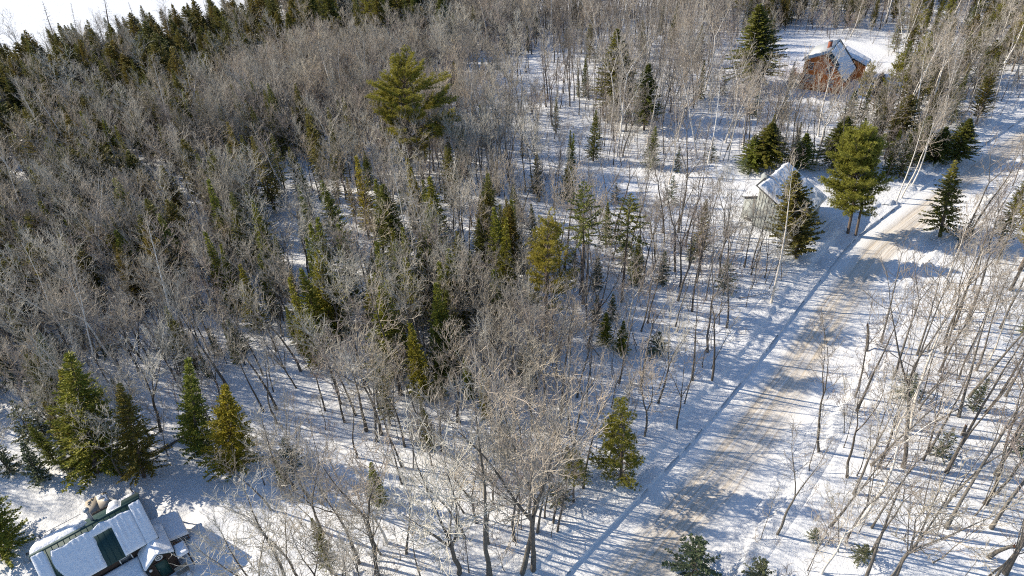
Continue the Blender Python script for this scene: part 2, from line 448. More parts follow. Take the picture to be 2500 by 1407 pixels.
def lbank(S, x, y, idx):
    G = ground_free(x.ravel(), y.ravel()).reshape(S.shape)
    shelf = 0.27 + 0.1 * fbm(x, y, 1.0, 3) + 0.03 * S * 0
    edge = -1.9 + 0.9 * fbm(x, y, 2.4, 3)
    up = 1 - sstep(edge - 1.1, edge, S)
    lump = 0.16 * np.exp(-((S - edge + 0.4) / 0.4) ** 2) * (0.3 + 2.6 * np.abs(fbm(x, y, 0.8, 3)))
    z = shelf * (1 - up) + (G + 0.02) * up + lump
    z = z * (1 - sstep(-4.0, -4.7, S)) + (G - 0.12) * sstep(-4.0, -4.7, S)
    z = np.where(S > -0.015, -0.15, np.where(S > -0.05, 0.22 + 0.05 * fbm(x, y, 1.1, 2), z))
    dm = ddm(x, y)
    return z * (1 - dm) - 0.3 * dm
def wob(k, s0):
    return s0 + 0.16 * float(vnoise(np.array([ROADV[k] / 1.7]), np.array([3.3]))[0]) + 0.1 * float(vnoise(np.array([ROADV[k] / 0.5]), np.array([8.3]))[0])
strip('snow_bank', M['bank'], lambda k: wob(k, 0.0) + led, lbank, near_road, far_road)
def rbank(S, x, y, idx):
    w = ROADW[idx][:, None]; s = S - w
    G = ground_free(x.ravel(), y.ravel()).reshape(S.shape)
    edge = 1.5 + 1.0 * fbm(x, y, 3.0, 3)
    up = sstep(edge, edge + 0.8, s)
    lump = 0.3 * np.clip(0.45 + 1.3 * fbm(x + 9, y, 4.5, 2), 0.05, 1) * np.exp(-((s - edge - 0.5) / 0.6) ** 2) * (0.3 + 2.6 * np.abs(fbm(x, y, 0.9, 3)))
    z = (0.03 + 0.12 * sstep(-0.2, 1.2, s) + 0.12 * fbm(x, y, 0.9, 3)) * (1 - up) + (G + 0.02) * up + lump
    e = sstep(3.3, 3.9, s)
    z = z * (1 - e) + (G - 0.12) * e
    return np.where(s < -0.05, -0.1, z)
strip('snow_bank', M['bank'], lambda k: ROADW[k] + wob(k, 0) + np.r_[-0.2, np.linspace(0.0, 3.9, 30)], rbank, near_road, far_road)
# driveway to the grey house
m = MB(); n = 22
tg = np.gradient(DRIVE, axis=0); tg /= np.linalg.norm(tg, axis=1)[:, None]; nn = np.c_[tg[:, 1], -tg[:, 0]]
S = np.linspace(-4.2, 4.2, n)
x = DRIVE[:, 0][:, None] + nn[:, 0][:, None] * S; y = DRIVE[:, 1][:, None] + nn[:, 1][:, None] * S
G = ground_free(x.ravel(), y.ravel()).reshape(x.shape)
rs, _w = road_s(x.ravel(), y.ravel()); rs = rs.reshape(x.shape)
e = sstep(1.9 + 0.5 * fbm(x, y, 1.5, 2), 3.0 + 0.5 * fbm(x, y, 1.5, 2), np.abs(S)[None, :])
z = (0.03 + 0.05 * fbm(x, y, 1.5, 2)) * (1 - e) + (G + 0.35 * np.abs(fbm(x, y, 0.8, 2))) * e
e2 = sstep(3.6, 4.2, np.abs(S))[None, :]
z = z * (1 - e2) + (G - 0.15) * e2
z = np.where(rs > -1.0, np.minimum(z, 0.02), z); z = np.where(rs > 0.1, -0.12, z)
i = (np.arange(n - 1)[None, :] + np.arange(len(DRIVE) - 1)[:, None] * n).ravel()
m.add(np.c_[x.ravel(), y.ravel(), z.ravel()], np.c_[i, i + 1, i + n + 1, i + n][:, ::-1])
tag(m.build('driveway', M['bank'], None, True), kind='structure')

# ------------------------------------------------------------------ roof snow on a sloping plane
def roof_snow(parent, mat, org, du, dv, nrm, U, V, thick, mask, step=0.12, name='roof_snow'):
    """snow lying on the plane org + u*du + v*dv; mask(u, v) in 0..1 says where it lies"""
    nu, nv = int(U / step) + 1, int(V / step) + 1
    u, v = np.meshgrid(np.linspace(0, U, nu), np.linspace(0, V, nv))
    rim = np.minimum.reduce([u, U - u, v, V - v])
    t = thick * (mask(u, v)) * (0.75 + 0.25 * sstep(0, 0.3, rim)) * (1 + 0.3 * fbm(u + org[0] * 7, v, 1.1, 3)) 
    t = np.where((rim < 0.02) | (mask(u, v) < 0.02), -0.03, t)
    P = np.array(org)[None, :] + u.ravel()[:, None] * np.array(du) + v.ravel()[:, None] * np.array(dv) + t.ravel()[:, None] * np.array(nrm)
    m = MB(); i = (np.arange(nu - 1)[None, :] + np.arange(nv - 1)[:, None] * nu).ravel()
    q = np.c_[i, i + 1, i + nu + 1, i + nu]
    if np.dot(np.cross(du, dv), nrm) < 0: q = q[:, ::-1]
    m.add(P, q)
    return m.build(name, mat, parent, True)
def window(parent, mat_glass, o, right, up, out, w, h, bars=(1, 1), frame=0.07):
    """framed window standing on a wall; o = centre on the wall face"""
    o, right, up, out = map(lambda a: np.array(a, float), (o, right, up, out))
    def slab(mb_, x0, x1, y0, y1, z0, z1):
        v = [o + right * x + up * y + out * z for z in (z0, z1) for y in (y0, y1) for x in (x0, x1)]
        mb_.add(v, [(0, 2, 3, 1), (4, 5, 7, 6), (0, 1, 5, 4), (2, 6, 7, 3), (0, 4, 6, 2), (1, 3, 7, 5)])
    f = MB()
    a, b = w / 2, h / 2
    slab(f, -a - frame, a + frame, b, b + frame, -0.02, 0.05); slab(f, -a - frame, a + frame, -b - frame, -b, -0.02, 0.07)
    slab(f, -a - frame, -a, -b, b, -0.02, 0.05); slab(f, a, a + frame, -b, b, -0.02, 0.05)
    fo = f.build('window', M['trim'], parent)
    nxp, nyp = bars
    for i in range(nxp):
        for j in range(nyp):
            g = MB(); pw, ph = w / nxp, h / nyp
            slab(g, -a + i * pw + 0.015, -a + (i + 1) * pw - 0.015, -b + j * ph + 0.015, -b + (j + 1) * ph - 0.015, -0.01, 0.012)
            g.build('pane', mat_glass, fo)
    return fo

# ------------------------------------------------------------------ the orange house
A = np.array([62.63, 138.76]); B = np.array([69.83, 133.52])
uo = (B - A) / np.linalg.norm(B - A)
zo = gz(*((A + B) / 2)) - 0.1
oh = empty('orange_house', (A[0], A[1], zo), math.atan2(uo[1], uo[0]))
tag(oh, 'orange wooden house with a snowy blue-shaded roof and red brick chimney', 'house')
W, LEN, EL, PK, PX, ER = 8.2, 9.7, 6.0, 7.95, 4.0, 3.2       # local: x along the gable, y away
m = MB(); m.prism([(0, -1.0), (W, -1.0), (W, ER), (PX, PK), (0, EL)], 0, LEN); m.build('wall', M['orange'], oh)
m = MB()
for k in range(24):                                         # clapboard courses on the gable and the side walls
    z0 = 0.02 + k * 0.3
    if z0 > PK - 0.4: break
    xa = 0 if z0 < EL else (z0 - EL) / (PK - EL) * PX
    xb = W if z0 < ER else W - (z0 - ER) / (PK - ER) * (W - PX)
    b = MB(); b.box(xa + 0.02, xb - 0.02, -0.045, 0.01, z0, z0 + 0.05 + 0.0); b.build('clapboard', M['orange'], oh)
def slope_box(mb_, p0, p1, y0, y1, th):
    (x0, z0), (x1, z1) = p0, p1
    L = math.hypot(x1 - x0, z1 - z0); nx_, nz_ = -(z1 - z0) / L * th, (x1 - x0) / L * th
    if nz_ < 0: nx_, nz_ = -nx_, -nz_
    mb_.prism([(x0, z0), (x1, z1), (x1 + nx_, z1 + nz_), (x0 + nx_, z0 + nz_)], y0, y1)
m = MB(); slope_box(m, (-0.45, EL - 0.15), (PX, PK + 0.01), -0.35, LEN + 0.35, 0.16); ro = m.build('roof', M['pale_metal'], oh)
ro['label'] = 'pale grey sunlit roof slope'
sl = (PK - ER) / (W - PX)
m = MB(); slope_box(m, (PX, PK + 0.01), (W + 0.4, ER - 0.4 * sl), -0.35, LEN + 0.35, 0.16); ro2 = m.build('roof', M['teal_metal'], oh)
Ls = math.hypot(W + 0.4 - PX, PK - ER + 0.4 * sl)
dvv = np.array([(W + 0.4 - PX) / Ls, 0, -(PK - ER + 0.4 * sl) / Ls]); nrm = np.array([-dvv[2], 0, dvv[0]])
def omask(u, v):
    d = (u - 2.2 - 0.5 * fbm(u, v, 0.8, 2))                   # bare along the near rake in the upper two thirds
    lower = v - 3.6 - 1.4 * fbm(u * 0.3 + 4, v + 9, 0.4, 3)
    a = np.maximum(sstep(0, 0.12, d), sstep(0, 0.12, lower))
    a = a * sstep(0.35, 0.5, v + 0.3 * fbm(u, v + 3, 0.7, 2)) * (1 - sstep(LEN - 0.9, LEN - 0.75, u + 0.3 * fbm(u, v, 1, 2)))
    return a
roof_snow(oh, M['roof_snow'], np.array([PX, -0.3, PK + 0.17]) + nrm * 0.03, (0, 1, 0), dvv, nrm, LEN + 0.6, Ls - 0.02, 0.22, omask)
m = MB(); m.box(PX - 1.05, PX - 0.35, 4.1, 4.8, PK - 0.8, PK + 1.15); ch = m.build('chimney', M['brick'], oh)
boxpart('chimney_cap', M['steel'], ch, PX - 1.1, PX - 0.3, 4.05, 4.85, PK + 1.152, PK + 1.25)
for x_, z_, w_, h_, mt, br in ((1.4, 5.05, 0.85, 1.4, 'glass', (1, 2)), (5.1, 4.75, 0.85, 1.45, 'glass', (1, 2)), (1.5, 2.45, 2.0, 1.4, 'blind', (2, 2)), (5.95, 2.05, 0.9, 1.5, 'blind', (1, 2)), (0.55, 0.85, 0.5, 0.8, 'blind', (1, 1))):
    window(oh, M[mt], (x_, 0, z_), (1, 0, 0), (0, 0, 1), (0, -1, 0), w_, h_, br)
m = MB(); m.box(W - 0.09, W + 0.03, -0.07, 0.05, 0, ER - 0.1); m.build('corner_board', M['trim'], oh)
m = MB(); m.box(0.45, 0.53, -0.12, -0.04, 0.2, EL - 0.2); m.build('drainpipe', M['brownwood'], oh)
# lower wing behind, with its own snowy roof
m = MB(); m.prism([(5.0, -1), (9.8, -1), (9.8, 3.25), (5.0, 5.2)], LEN + 0.02, LEN + 4.2); m.build('wing_wall', M['orange'], oh)
m = MB(); slope_box(m, (4.6, 5.5), (10.4, 3.15), LEN + 0.36, LEN + 4.6, 0.15); m.build('wing_roof', M['teal_metal'], oh)
Lw = math.hypot(5.8, 2.35); dw = np.array([5.8 / Lw, 0, -2.35 / Lw]); nw = np.array([2.35 / Lw, 0, 5.8 / Lw])
roof_snow(oh, M['roof_snow'], np.array([4.6, LEN + 0.4, 5.66]) + nw * 0.03, (0, 1, 0), dw, nw, 4.1, Lw, 0.25, lambda u, v: np.ones_like(u) * sstep(0.1, 0.25, u + 0.2 * fbm(u, v, 0.6, 2)))
# deck with stair on the sunny side
dk = empty('wooden_deck', (A[0], A[1], zo), math.atan2(uo[1], uo[0]))
tag(dk, 'brown wooden deck and stair against the orange house', 'deck')
for k in range(12): boxpart('deck_board', M['brownwood'], dk, -2.6 + k * 0.215, -2.6 + k * 0.215 + 0.19, 1.2, 5.4, 1.35, 1.42)
for x_ in (-2.5, -0.3):
    for y_ in (1.3, 3.3, 5.3): boxpart('post', M['brownwood'], dk, x_ - 0.06, x_ + 0.06, y_ - 0.06, y_ + 0.06, -0.6, 2.45 if x_ < -1 else 1.34)
for z_ in (1.75, 2.05, 2.35): boxpart('rail', M['brownwood'], dk, -2.65, -2.57, 1.1, 5.5, z_, z_ + 0.1)
for k in range(7): boxpart('stair_tread', M['brownwood'], dk, -2.4, -0.9, 1.16 - (k + 1) * 0.28, 1.16 - k * 0.28 - 0.02, 1.2 - k * 0.2, 1.25 - k * 0.2)
for x_ in (-2.5, -0.8):
    m = MB(); m.tube([(x_, 1.2, 2.3), (x_, -0.9, 0.9)], [0.05, 0.05], 4); m.build('handrail', M['brownwood'], dk)
    m = MB(); m.tube([(x_, -0.9, 0.9), (x_, -0.9, -0.3)], [0.05, 0.05], 4); m.build('post', M['brownwood'], dk)

# ------------------------------------------------------------------ the grey house
gA = np.array([35.87, 85.28]); gu = np.array([0.691, 0.723])       # u away, v = to the right
zg_ = gz(*gA) - 0.1
gh = empty('grey_house', (gA[0], gA[1], zg_), math.atan2(gu[1], gu[0]) - math.pi / 2)   # local y = away, x = right
tag(gh, 'pale grey-green house with a single-pitch snowy roof beside the road', 'house')
GW, GL, GH = 6.2, 8.8, 6.45
lowz = GH - GW * 0.55
m = MB(); m.prism([(0, -1), (GW, -1), (GW, lowz), (0, GH)], 0, GL); m.build('wall', M['greysiding'], gh)
for k in range(13):
    xa = 0.25 + k * 0.46
    b = MB(); b.box(xa, xa + 0.05, -0.03, 0.01, -0.4, GH - (xa + 0.05) * 0.55 - 0.05); b.build('batten', M['greysiding'], gh)
for k in range(18):
    b = MB(); b.box(-0.03, 0.01, 0.25 + k * 0.48, 0.30 + k * 0.48, -0.4, GH - 0.1); b.build('batten', M['greysiding'], gh)
m = MB(); slope_box(m, (-0.5, GH + 0.5 * 0.55), (GW + 0.5, lowz - 0.5 * 0.55), -0.35, GL + 0.35, 0.2); m.build('roof', M['fascia'], gh)
Lg = math.hypot(GW + 1, (GW + 1) * 0.55); dg = np.array([(GW + 1) / Lg, 0, -(GW + 1) * 0.55 / Lg]); ng = np.array([-dg[2], 0, dg[0]])
roof_snow(gh, M['roof_snow'], np.array([-0.5, -0.3, GH + 0.275]) + ng * 0.215, (0, 1, 0), dg, ng, GL + 0.6, Lg, 0.3,
          lambda u, v: sstep(0.3, 0.5, v + 0.25 * fbm(u, v, 0.7, 2)) * (1 - 0.3 * np.abs(fbm(u, v, 0.9, 3))))
m = MB(); m.prism([(-2.3, -1), (-0.02, -1), (-0.02, 4.5), (-2.3, 3.7)], 1.0, 4.2); m.build('bay_wall', M['greysiding'], gh)
m = MB(); slope_box(m, (-2.6, 3.62), (-0.04, 4.52), 0.8, 4.4, 0.12); m.build('bay_roof', M['fascia'], gh)
Lb = math.hypot(2.56, 0.9); db = np.array([-2.56 / Lb, 0, -0.9 / Lb]); nb_ = np.array([-0.9 / Lb, 0, 2.56 / Lb])
roof_snow(gh, M['roof_snow'], np.array([-0.04, 0.85, 4.64]) + nb_ * 0.02, (0, 1, 0), db, nb_, 3.5, Lb, 0.3, lambda u, v: np.ones_like(u))
m = MB(); m.box(-1.0, -0.1, 2.4, 3.2, 4.3, GH + 0.75); cho = m.build('chimney', M['greysiding'], gh)
m = MB(); m.tube([(-0.55, 2.8, GH + 0.7), (-0.55, 2.8, GH + 1.15)], [0.2, 0.2], 10); m.build('flue', M['steel'], cho)
window(gh, M['glass'], (-2.3, 2.6, 1.9), (0, 1, 0), (0, 0, 1), (-1, 0, 0), 1.2, 1.2, (2, 1))
window(gh, M['glass'], (-1.2, 1.0, 0.35), (1, 0, 0), (0, 0, 1), (0, -1, 0), 1.1, 0.5, (1, 1))
boxpart('step', M['deckwood'], gh, -2.2, -0.2, -0.9, 0.95, -0.8, 0.0)

# ------------------------------------------------------------------ the brown house with the green metal roof
hz = 0.6
bh = empty('brown_house', (HOUSE_O[0], HOUSE_O[1], hz), math.atan2(HOUSE_U[1], HOUSE_U[0]))
# local x = along the ridge (u), local y = -v ... (u, v) are right handed here as (x, -y)
tag(bh, 'dark brown house with a snow-covered green metal roof beside a hot tub', 'house')
RZ, EZ, OUT, HL = 6.0 - hz, 3.75 - hz, 3.1, 8.56
WX0, WX1, WV = 0.55, HL - 0.5, 2.75
def Vv(v): return v     # local y of an offset v towards the front (checked: u x v points down, so y = -v)
YS = 1 if (HOUSE_U[0] * HOUSE_V[1] - HOUSE_U[1] * HOUSE_V[0]) > 0 else -1
m = MB()
wz = RZ - (RZ - EZ) * WV / OUT
m.prism([(-WV, -1.2), (WV, -1.2), (WV, wz - 0.1), (0, RZ - 0.1), (-WV, wz - 0.1)], WX0, WX1, 'x'); m.build('wall', M['brown'], bh)
def slope_x(name, mat, v0, z0, v1, z1, x0, x1, th, parent):
    L = math.hypot(v1 - v0, z1 - z0); ny, nz = -(z1 - z0) / L * th, (v1 - v0) / L * th
    if nz < 0: ny, nz = -ny, -nz
    m_ = MB(); m_.prism([(YS * a, b) for a, b in ((v0, z0), (v1, z1), (v1 + ny, z1 + nz), (v0 + ny, z0 + nz))], x0, x1, 'x')
    return m_.build(name, mat, parent)
rf = slope_x('roof', M['green_metal'], 0, RZ - 0.1, OUT, EZ - 0.1, 0, HL, 0.1, bh)
rb = slope_x('roof', M['green_metal'], 0, RZ - 0.1, -OUT, EZ - 0.1, 0, HL, 0.1, bh)
sn, cs = (RZ - EZ) / math.hypot(OUT, RZ - EZ), OUT / math.hypot(OUT, RZ - EZ)
Lr = math.hypot(OUT, RZ - EZ)
for k in range(19):                                          # standing seams
    x_ = 0.25 + k * 0.45
    m = MB(); m.tube([(x_, YS * 0.04, RZ + 0.02), (x_, YS * OUT, EZ + 0.02)], [0.03, 0.03], 4); m.build('seam', M['green_metal'], rf)
boxpart('ridge_cap', M['green_metal'], bh, -0.02, HL + 0.02, -0.14, 0.14, RZ - 0.03, RZ + 0.06)
dn = np.array([0, YS * cs, -sn]); nn_ = np.array([0, YS * sn, cs])
def front_mask(u, v):
    top = 0.42 + 0.3 * fbm(u, v * 0, 0.8, 3)
    a = sstep(0, 0.1, v - top)
    left_bare = sstep(0, 0.08, u - (6.95 + 0.35 * np.sin(v * 1.1)) ) * (1 - sstep(0, 0.08, u - 7.55))
    patch = sstep(0, 0.08, u - 2.65) * (1 - sstep(0, 0.08, u - (4.15 + 0.1 * fbm(u, v, 0.5, 2)))) * sstep(0, 0.08, v - 1.05 - 0.2 * fbm(u, v, 0.6, 2))
    seam = 1 - 0.75 * np.exp(-((u - 0.98) / 0.04) ** 2)
    a = np.where((u > 0.95) & (u < 7.6), a * (1 - patch) * (1 - left_bare), sstep(0.02, 0.1, v))
    ripple = 1 - 0.14 * np.clip(np.sin(u * 14.0) * fbm(u, v, 1.5, 2) * 3, -1, 1)
    return a * seam * ripple
roof_snow(bh, M['roof_snow'], np.array([0, 0, RZ + 0.015]), (1, 0, 0), dn, nn_, HL, Lr + 0.05, 0.17, front_mask, 0.07)
dn2 = np.array([0, -YS * cs, -sn]); nn2 = np.array([0, -YS * sn, cs])
roof_snow(bh, M['roof_snow'], np.array([0, 0, RZ + 0.015]), (1, 0, 0), dn2, nn2, HL, Lr + 0.05, 0.42,
          lambda u, v: np.maximum(sstep(0, 0.3, u - 4.4 + 0.8 * fbm(u, v, 1.2, 2)), np.exp(-((u - 2.1) / 0.45) ** 4) * sstep(0.6, 1.0, v)) * sstep(0.05, 0.3, v))
# window high on the front wall, with the low porch roof under it
window(bh, M['glass'], (2.86, YS * WV, 2.35), (1, 0, 0), (0, 0, 1), (0, YS, 0), 0.85, 0.62, (1, 1), 0.08)
slope_x('porch_roof', M['green_metal'], WV + 0.01, 1.95, 5.1, 1.15, 2.0, HL - 0.3, 0.08, bh)
Lp = math.hypot(5.1 - WV, 0.8); dp = np.array([0, YS * (5.1 - WV) / Lp, -0.8 / Lp]); np_ = np.array([0, YS * 0.8 / Lp, (5.1 - WV) / Lp])
roof_snow(bh, M['roof_snow'], np.array([2.0, YS * WV, 2.03]) + np_ * 0.02, (1, 0, 0), dp, np_, HL - 2.3, Lp, 0.25, lambda u, v: np.ones_like(u))
for x_ in (2.3, 4.4, 6.3, 8.0): boxpart('porch_post', M['brown'], bh, x_ - 0.07, x_ + 0.07, min(YS * 4.8, YS * 4.94), max(YS * 4.8, YS * 4.94), -0.6, 1.2)
# entry gable on the front
ex, ez, exl, ezl, exr, ezr, ev = 0.62, 3.75 - hz, 1.95, 2.6 - hz, -0.55, 2.95 - hz, 4.6
m = MB(); m.prism([(exr + 0.12, -1), (exl - 0.12, -1), (exl - 0.12, ezl + 0.02), (ex, ez - 0.12), (exr + 0.12, ezr + 0.02)], min(YS * 2.6, YS * ev), max(YS * 2.6, YS * ev))
m.build('entry_wall', M['brown'], bh)
y0_, y1_ = sorted((YS * 1.2, YS * (ev + 0.22)))
for (xe, ze) in ((exl, ezl), (exr, ezr)):
    m = MB(); slope_box(m, (ex, ez - 0.05), (xe, ze - 0.02), y0_, y1_, 0.07); er = m.build('entry_roof', M['green_metal'], bh)
    L_ = math.hypot(xe - ex, ez - ze); de = np.array([(xe - ex) / L_, 0, -(ez - ze) / L_]); ne = np.array([abs(ez - ze) / L_ * np.sign(xe - ex), 0, abs(xe - ex) / L_])
    roof_snow(bh, M['roof_snow'], np.array([ex, y0_, ez + 0.02]) + ne * 0.02, (0, 1, 0), de, ne, y1_ - y0_, L_, 0.2, lambda u, v: np.ones_like(u), 0.08)
ang = np.arange(20) * math.pi / 10
def ring_y(name, mat, cx, cz, r0, r1, y, d, parent):
    m_ = MB()
    v = [(cx + r * math.cos(a), y + dd, cz + r * math.sin(a)) for dd in (0, YS * d) for r in (r0, r1) for a in ang]
    q = []
    for k in range(20):
        k2 = (k + 1) % 20
        q += [(40 + k, 40 + k2, 60 + k2, 60 + k), (20 + k, 20 + k2, 60 + k2, 60 + k), (k, k2, 40 + k2, 40 + k)]
    m_.add(v, q); return m_.build(name, mat, parent)
rw = ring_y('round_window', M['trim'], 0.66, 2.55, 0.22, 0.31, YS * ev, 0.06, bh)
m = MB(); v = [(0.66 + 0.23 * math.cos(a), YS * (ev + 0.02), 2.55 + 0.23 * math.sin(a)) for a in ang] + [(0.66, YS * (ev + 0.02), 2.55)]
m.add(v, None, [(k, (k + 1) % 20, 20) for k in range(20)]); m.build('pane', M['glass'], rw)
m = MB(); m.box(0.64, 0.68, min(YS * (ev + .021), YS * (ev + 0.05)), max(YS * (ev + .021), YS * (ev + 0.05)), 2.32, 2.78); m.build('muntin', M['trim'], rw)
m = MB(); m.box(0.41, 0.91, min(YS * (ev + .022), YS * (ev + 0.045)), max(YS * (ev + .022), YS * (ev + 0.045)), 2.53, 2.57); m.build('muntin', M['trim'], rw)
ya, yb = sorted((YS * (ev - 0.01), YS * (ev + 0.05)))
do = boxpart('door', M['greendoor'], bh, 0.25, 1.2, ya, yb, 0.05, 2.0)
yc, yd = sorted((YS * (ev + 0.052), YS * (ev + 0.1)))
boxpart('door_frame', M['brown'], do, 0.17, 0.25, ya, yd, 0.05, 2.08); boxpart('door_frame', M['brown'], do, 1.2, 1.28, ya, yd, 0.05, 2.08); boxpart('door_frame', M['brown'], do, 0.17, 1.28, ya, yd, 2.082, 2.16)
boxpart('handle', M['steel'], do, 1.08, 1.13, yc, yd, 1.05, 1.2)
def ball(mb_, c, r, n=8):
    c = np.array(c)
    th = np.linspace(0.05, math.pi - 0.05, n); ph = np.arange(2 * n) * math.pi / n
    v = [c + r * np.array([math.sin(a) * math.cos(b), math.sin(a) * math.sin(b), math.cos(a)]) for a in th for b in ph]
    q = [(i * 2 * n + k, (i + 1) * 2 * n + k, (i + 1) * 2 * n + (k + 1) % (2 * n), i * 2 * n + (k + 1) % (2 * n)) for i in range(n - 1) for k in range(2 * n)]
    mb_.add(v, q)
m = MB(); ball(m, (1.62, YS * (ev + 0.15), 1.75), 0.13); m.build('lamp_globe', M['trim'], bh, True)
# flat side slab and the open lean-to
m = MB(); y0_, y1_ = sorted((YS * 3.9, YS * 5.3)); m.box(-1.5, -0.58, y0_, y1_, 1.9, 2.0); sr = m.build('side_roof', M['fascia'], bh)
roof_snow(bh, M['roof_snow'], (-1.52, y0_ - 0.02, 2.0), (1, 0, 0), (0, 1, 0), (0, 0, 1), 0.96, 1.44, 0.22, lambda u, v: np.ones_like(u), 0.08)
for x_ in (-1.4,):
    for v_ in (4.05, 5.15): boxpart('porch_post', M['brown'], bh, x_ - 0.06, x_ + 0.06, min(YS * v_, YS * (v_ + .12)), max(YS * v_, YS * (v_ + .12)), -0.4, 1.9)
lt = empty('lean_to', (HOUSE_O[0], HOUSE_O[1], hz), math.atan2(HOUSE_U[1], HOUSE_U[0]))
tag(lt, 'low open lean-to with a snowy flat roof against the brown house', 'lean-to')
xs_ = sorted((-2.0, 0.5)); y0_, y1_ = sorted((YS * -0.3, YS * 2.9))
m = MB(); m.prism([(-2.1, 1.25), (0.53, 1.85), (0.53, 1.95), (-2.1, 1.35)], y0_, y1_); m.build('roof', M['fascia'], lt)
dl = np.array([2.63, 0, 0.6]); Ll = np.linalg.norm(dl); dl /= Ll; nl = np.array([-dl[2], 0, dl[0]])
roof_snow(lt, M['roof_snow'], np.array([-2.1, y0_, 1.35]) + nl * 0.02, (0, 1, 0), dl, nl, y1_ - y0_, Ll, 0.22, lambda u, v: np.ones_like(u), 0.08)
for x_ in (-1.95, -0.7):
    for v_ in (-0.2, 2.75): boxpart('post', M['brownwood'], lt, x_ - 0.05, x_ + 0.05, min(YS * v_, YS * (v_ + .1)), max(YS * v_, YS * (v_ + .1)), -0.5, 1.26)
m = MB(); m.tube([(-1.95, YS * 2.8, 0.2), (-0.7, YS * 2.8, 1.3)], [0.05, 0.05], 4); m.build('brace', M['brownwood'], lt)
boxpart('shade_panel', M['black'], lt, 0.38, 0.5, y0_ + 0.05, y1_ - 0.05, -0.5, 1.7)  # black sheet paints in the shade under the open lean-to
# stove pipe
m = MB(); m.tube([(3.7, YS * -0.35, RZ - 0.35), (3.7, YS * -0.35, RZ + 1.25)], [0.13, 0.13], 12); sp = m.build('stove_pipe', M['steel'], bh, True)
m = MB(); m.tube([(3.7, YS * -0.35, RZ + 1.28), (3.7, YS * -0.35, RZ + 1.42), (3.7, YS * -0.35, RZ + 1.5)], [0.24, 0.24, 0.02], 12); m.build('pipe_cap', M['steel'], sp, True)
# deck behind, hot tub on it
dk = empty('deck', (HOUSE_O[0], HOUSE_O[1], hz), math.atan2(HOUSE_U[1], HOUSE_U[0]))
tag(dk, 'weathered plank deck half buried in snow behind the brown house', 'deck')
for k in range(20):
    v0 = -2.8 - k * 0.165
    boxpart('deck_board', M['deckwood'], dk, 0.4, 8.7, *sorted((YS * v0, YS * (v0 - 0.148))), 0.42, 0.47)
m = MB(); m.box(0.38, 8.72, *sorted((YS * -6.12, YS * -6.2)), 0.1, 0.45); m.build('rim_board', M['deckwood'], dk)
for x_ in (0.6, 8.5):
    boxpart('post', M['deckwood'], dk, x_ - 0.06, x_ + 0.06, *sorted((YS * -6.0, YS * -6.1)), -0.4, 1.35)
for k, (x0, x1) in enumerate(((0.4, 2.4), (4.5, 5.3), (6.6, 8.6))):
    s_ = roof_snow(dk, M['roof_snow'], (x0, min(YS * -2.9, YS * -6.1), 0.47), (1, 0, 0), (0, 1, 0), (0, 0, 1), x1 - x0, 3.2, 0.34,
              lambda u, v, x0=x0: sstep(-0.12, 0.15, fbm(u + x0 * 3, v, 1.8, 2)), 0.1, 'deck_snow')
m = MB(); m.tube([(5.0, YS * -6.05, 1.3), (8.5, YS * -6.05, 1.3)], [0.03, 0.03], 5); m.build('rail', M['steel'], dk)
ht = empty('hot_tub', (HOUSE_O[0], HOUSE_O[1], hz), math.atan2(HOUSE_U[1], HOUSE_U[0]))
tag(ht, 'square hot tub under a tan folding cover behind the brown house', 'hot tub')
ta, tb = sorted((YS * -5.75, YS * -7.6))
boxpart('cabinet', M['tubside'], ht, 2.62, 4.38, ta + 0.06, tb - 0.06, -0.4, 0.82)
m = MB(); m.prism([(2.54, 0.83), (3.49, 0.83), (3.49, 1.02), (2.6, 0.98), (2.54, 0.95)], ta, tb); m.build('cover_half', M['tubcover'], ht)
m = MB(); m.prism([(3.51, 0.83), (4.46, 0.83), (4.46, 0.95), (4.4, 0.98), (3.51, 1.02)], ta, tb); m.build('cover_half', M['tubcover'], ht)
roof_snow(ht, M['roof_snow'], (2.56, ta + 0.05, 0.985), (1, 0, 0), (0, 1, 0), (0, 0, 1), 0.85, tb - ta - 0.1, 0.14, lambda u, v: sstep(-0.05, 0.2, fbm(u + 3, v, 0.7, 2)), 0.06, 'cover_snow')
boxpart('step', M['tubside'], ht, 2.75, 3.5, *sorted((YS * -5.35, YS * -5.7)), 0.47, 0.7)
hp = empty('heat_pump', (HOUSE_O[0], HOUSE_O[1], hz), math.atan2(HOUSE_U[1], HOUSE_U[0]))
tag(hp, 'small dark boxed heat pump at the end of the plank deck', 'heat pump')
boxpart('case', M['steel'], hp, 9.0, 9.9, *sorted((YS * -4.9, YS * -5.35)), -0.1, 0.8)
yf = YS * -5.36
m = MB(); v = [(9.45 + 0.3 * math.cos(a), yf, 0.38 + 0.3 * math.sin(a)) for a in ang] + [(9.45, yf, 0.38)]; m.add(v, None, [(k, (k + 1) % 20, 20) for k in range(20)]); m.build('fan_grille', M['black'], hp)
m = MB(); m.tube([(9.0, YS * -4.7, 0.9), (9.0, YS * -5.4, 0.9), (9.9, YS * -5.4, 0.9), (9.9, YS * -4.7, 0.9)], [0.03] * 4, 4); m.build('guard_rail', M['trim'], hp)
bn = empty('bench', (HOUSE_O[0], HOUSE_O[1], hz), math.atan2(HOUSE_U[1], HOUSE_U[0]))
tag(bn, 'grey wooden bench by the green front door', 'bench')
for k in range(3): boxpart('seat_slat', M['deckwood'], bn, -0.95, 0.1, *sorted((YS * (5.35 + k * 0.16), YS * (5.49 + k * 0.16))), 0.5, 0.54)
for k in range(3): boxpart('back_slat', M['deckwood'], bn, -0.95, 0.1, *sorted((YS * 5.28, YS * 5.32)), 0.62 + k * 0.15, 0.74 + k * 0.15)
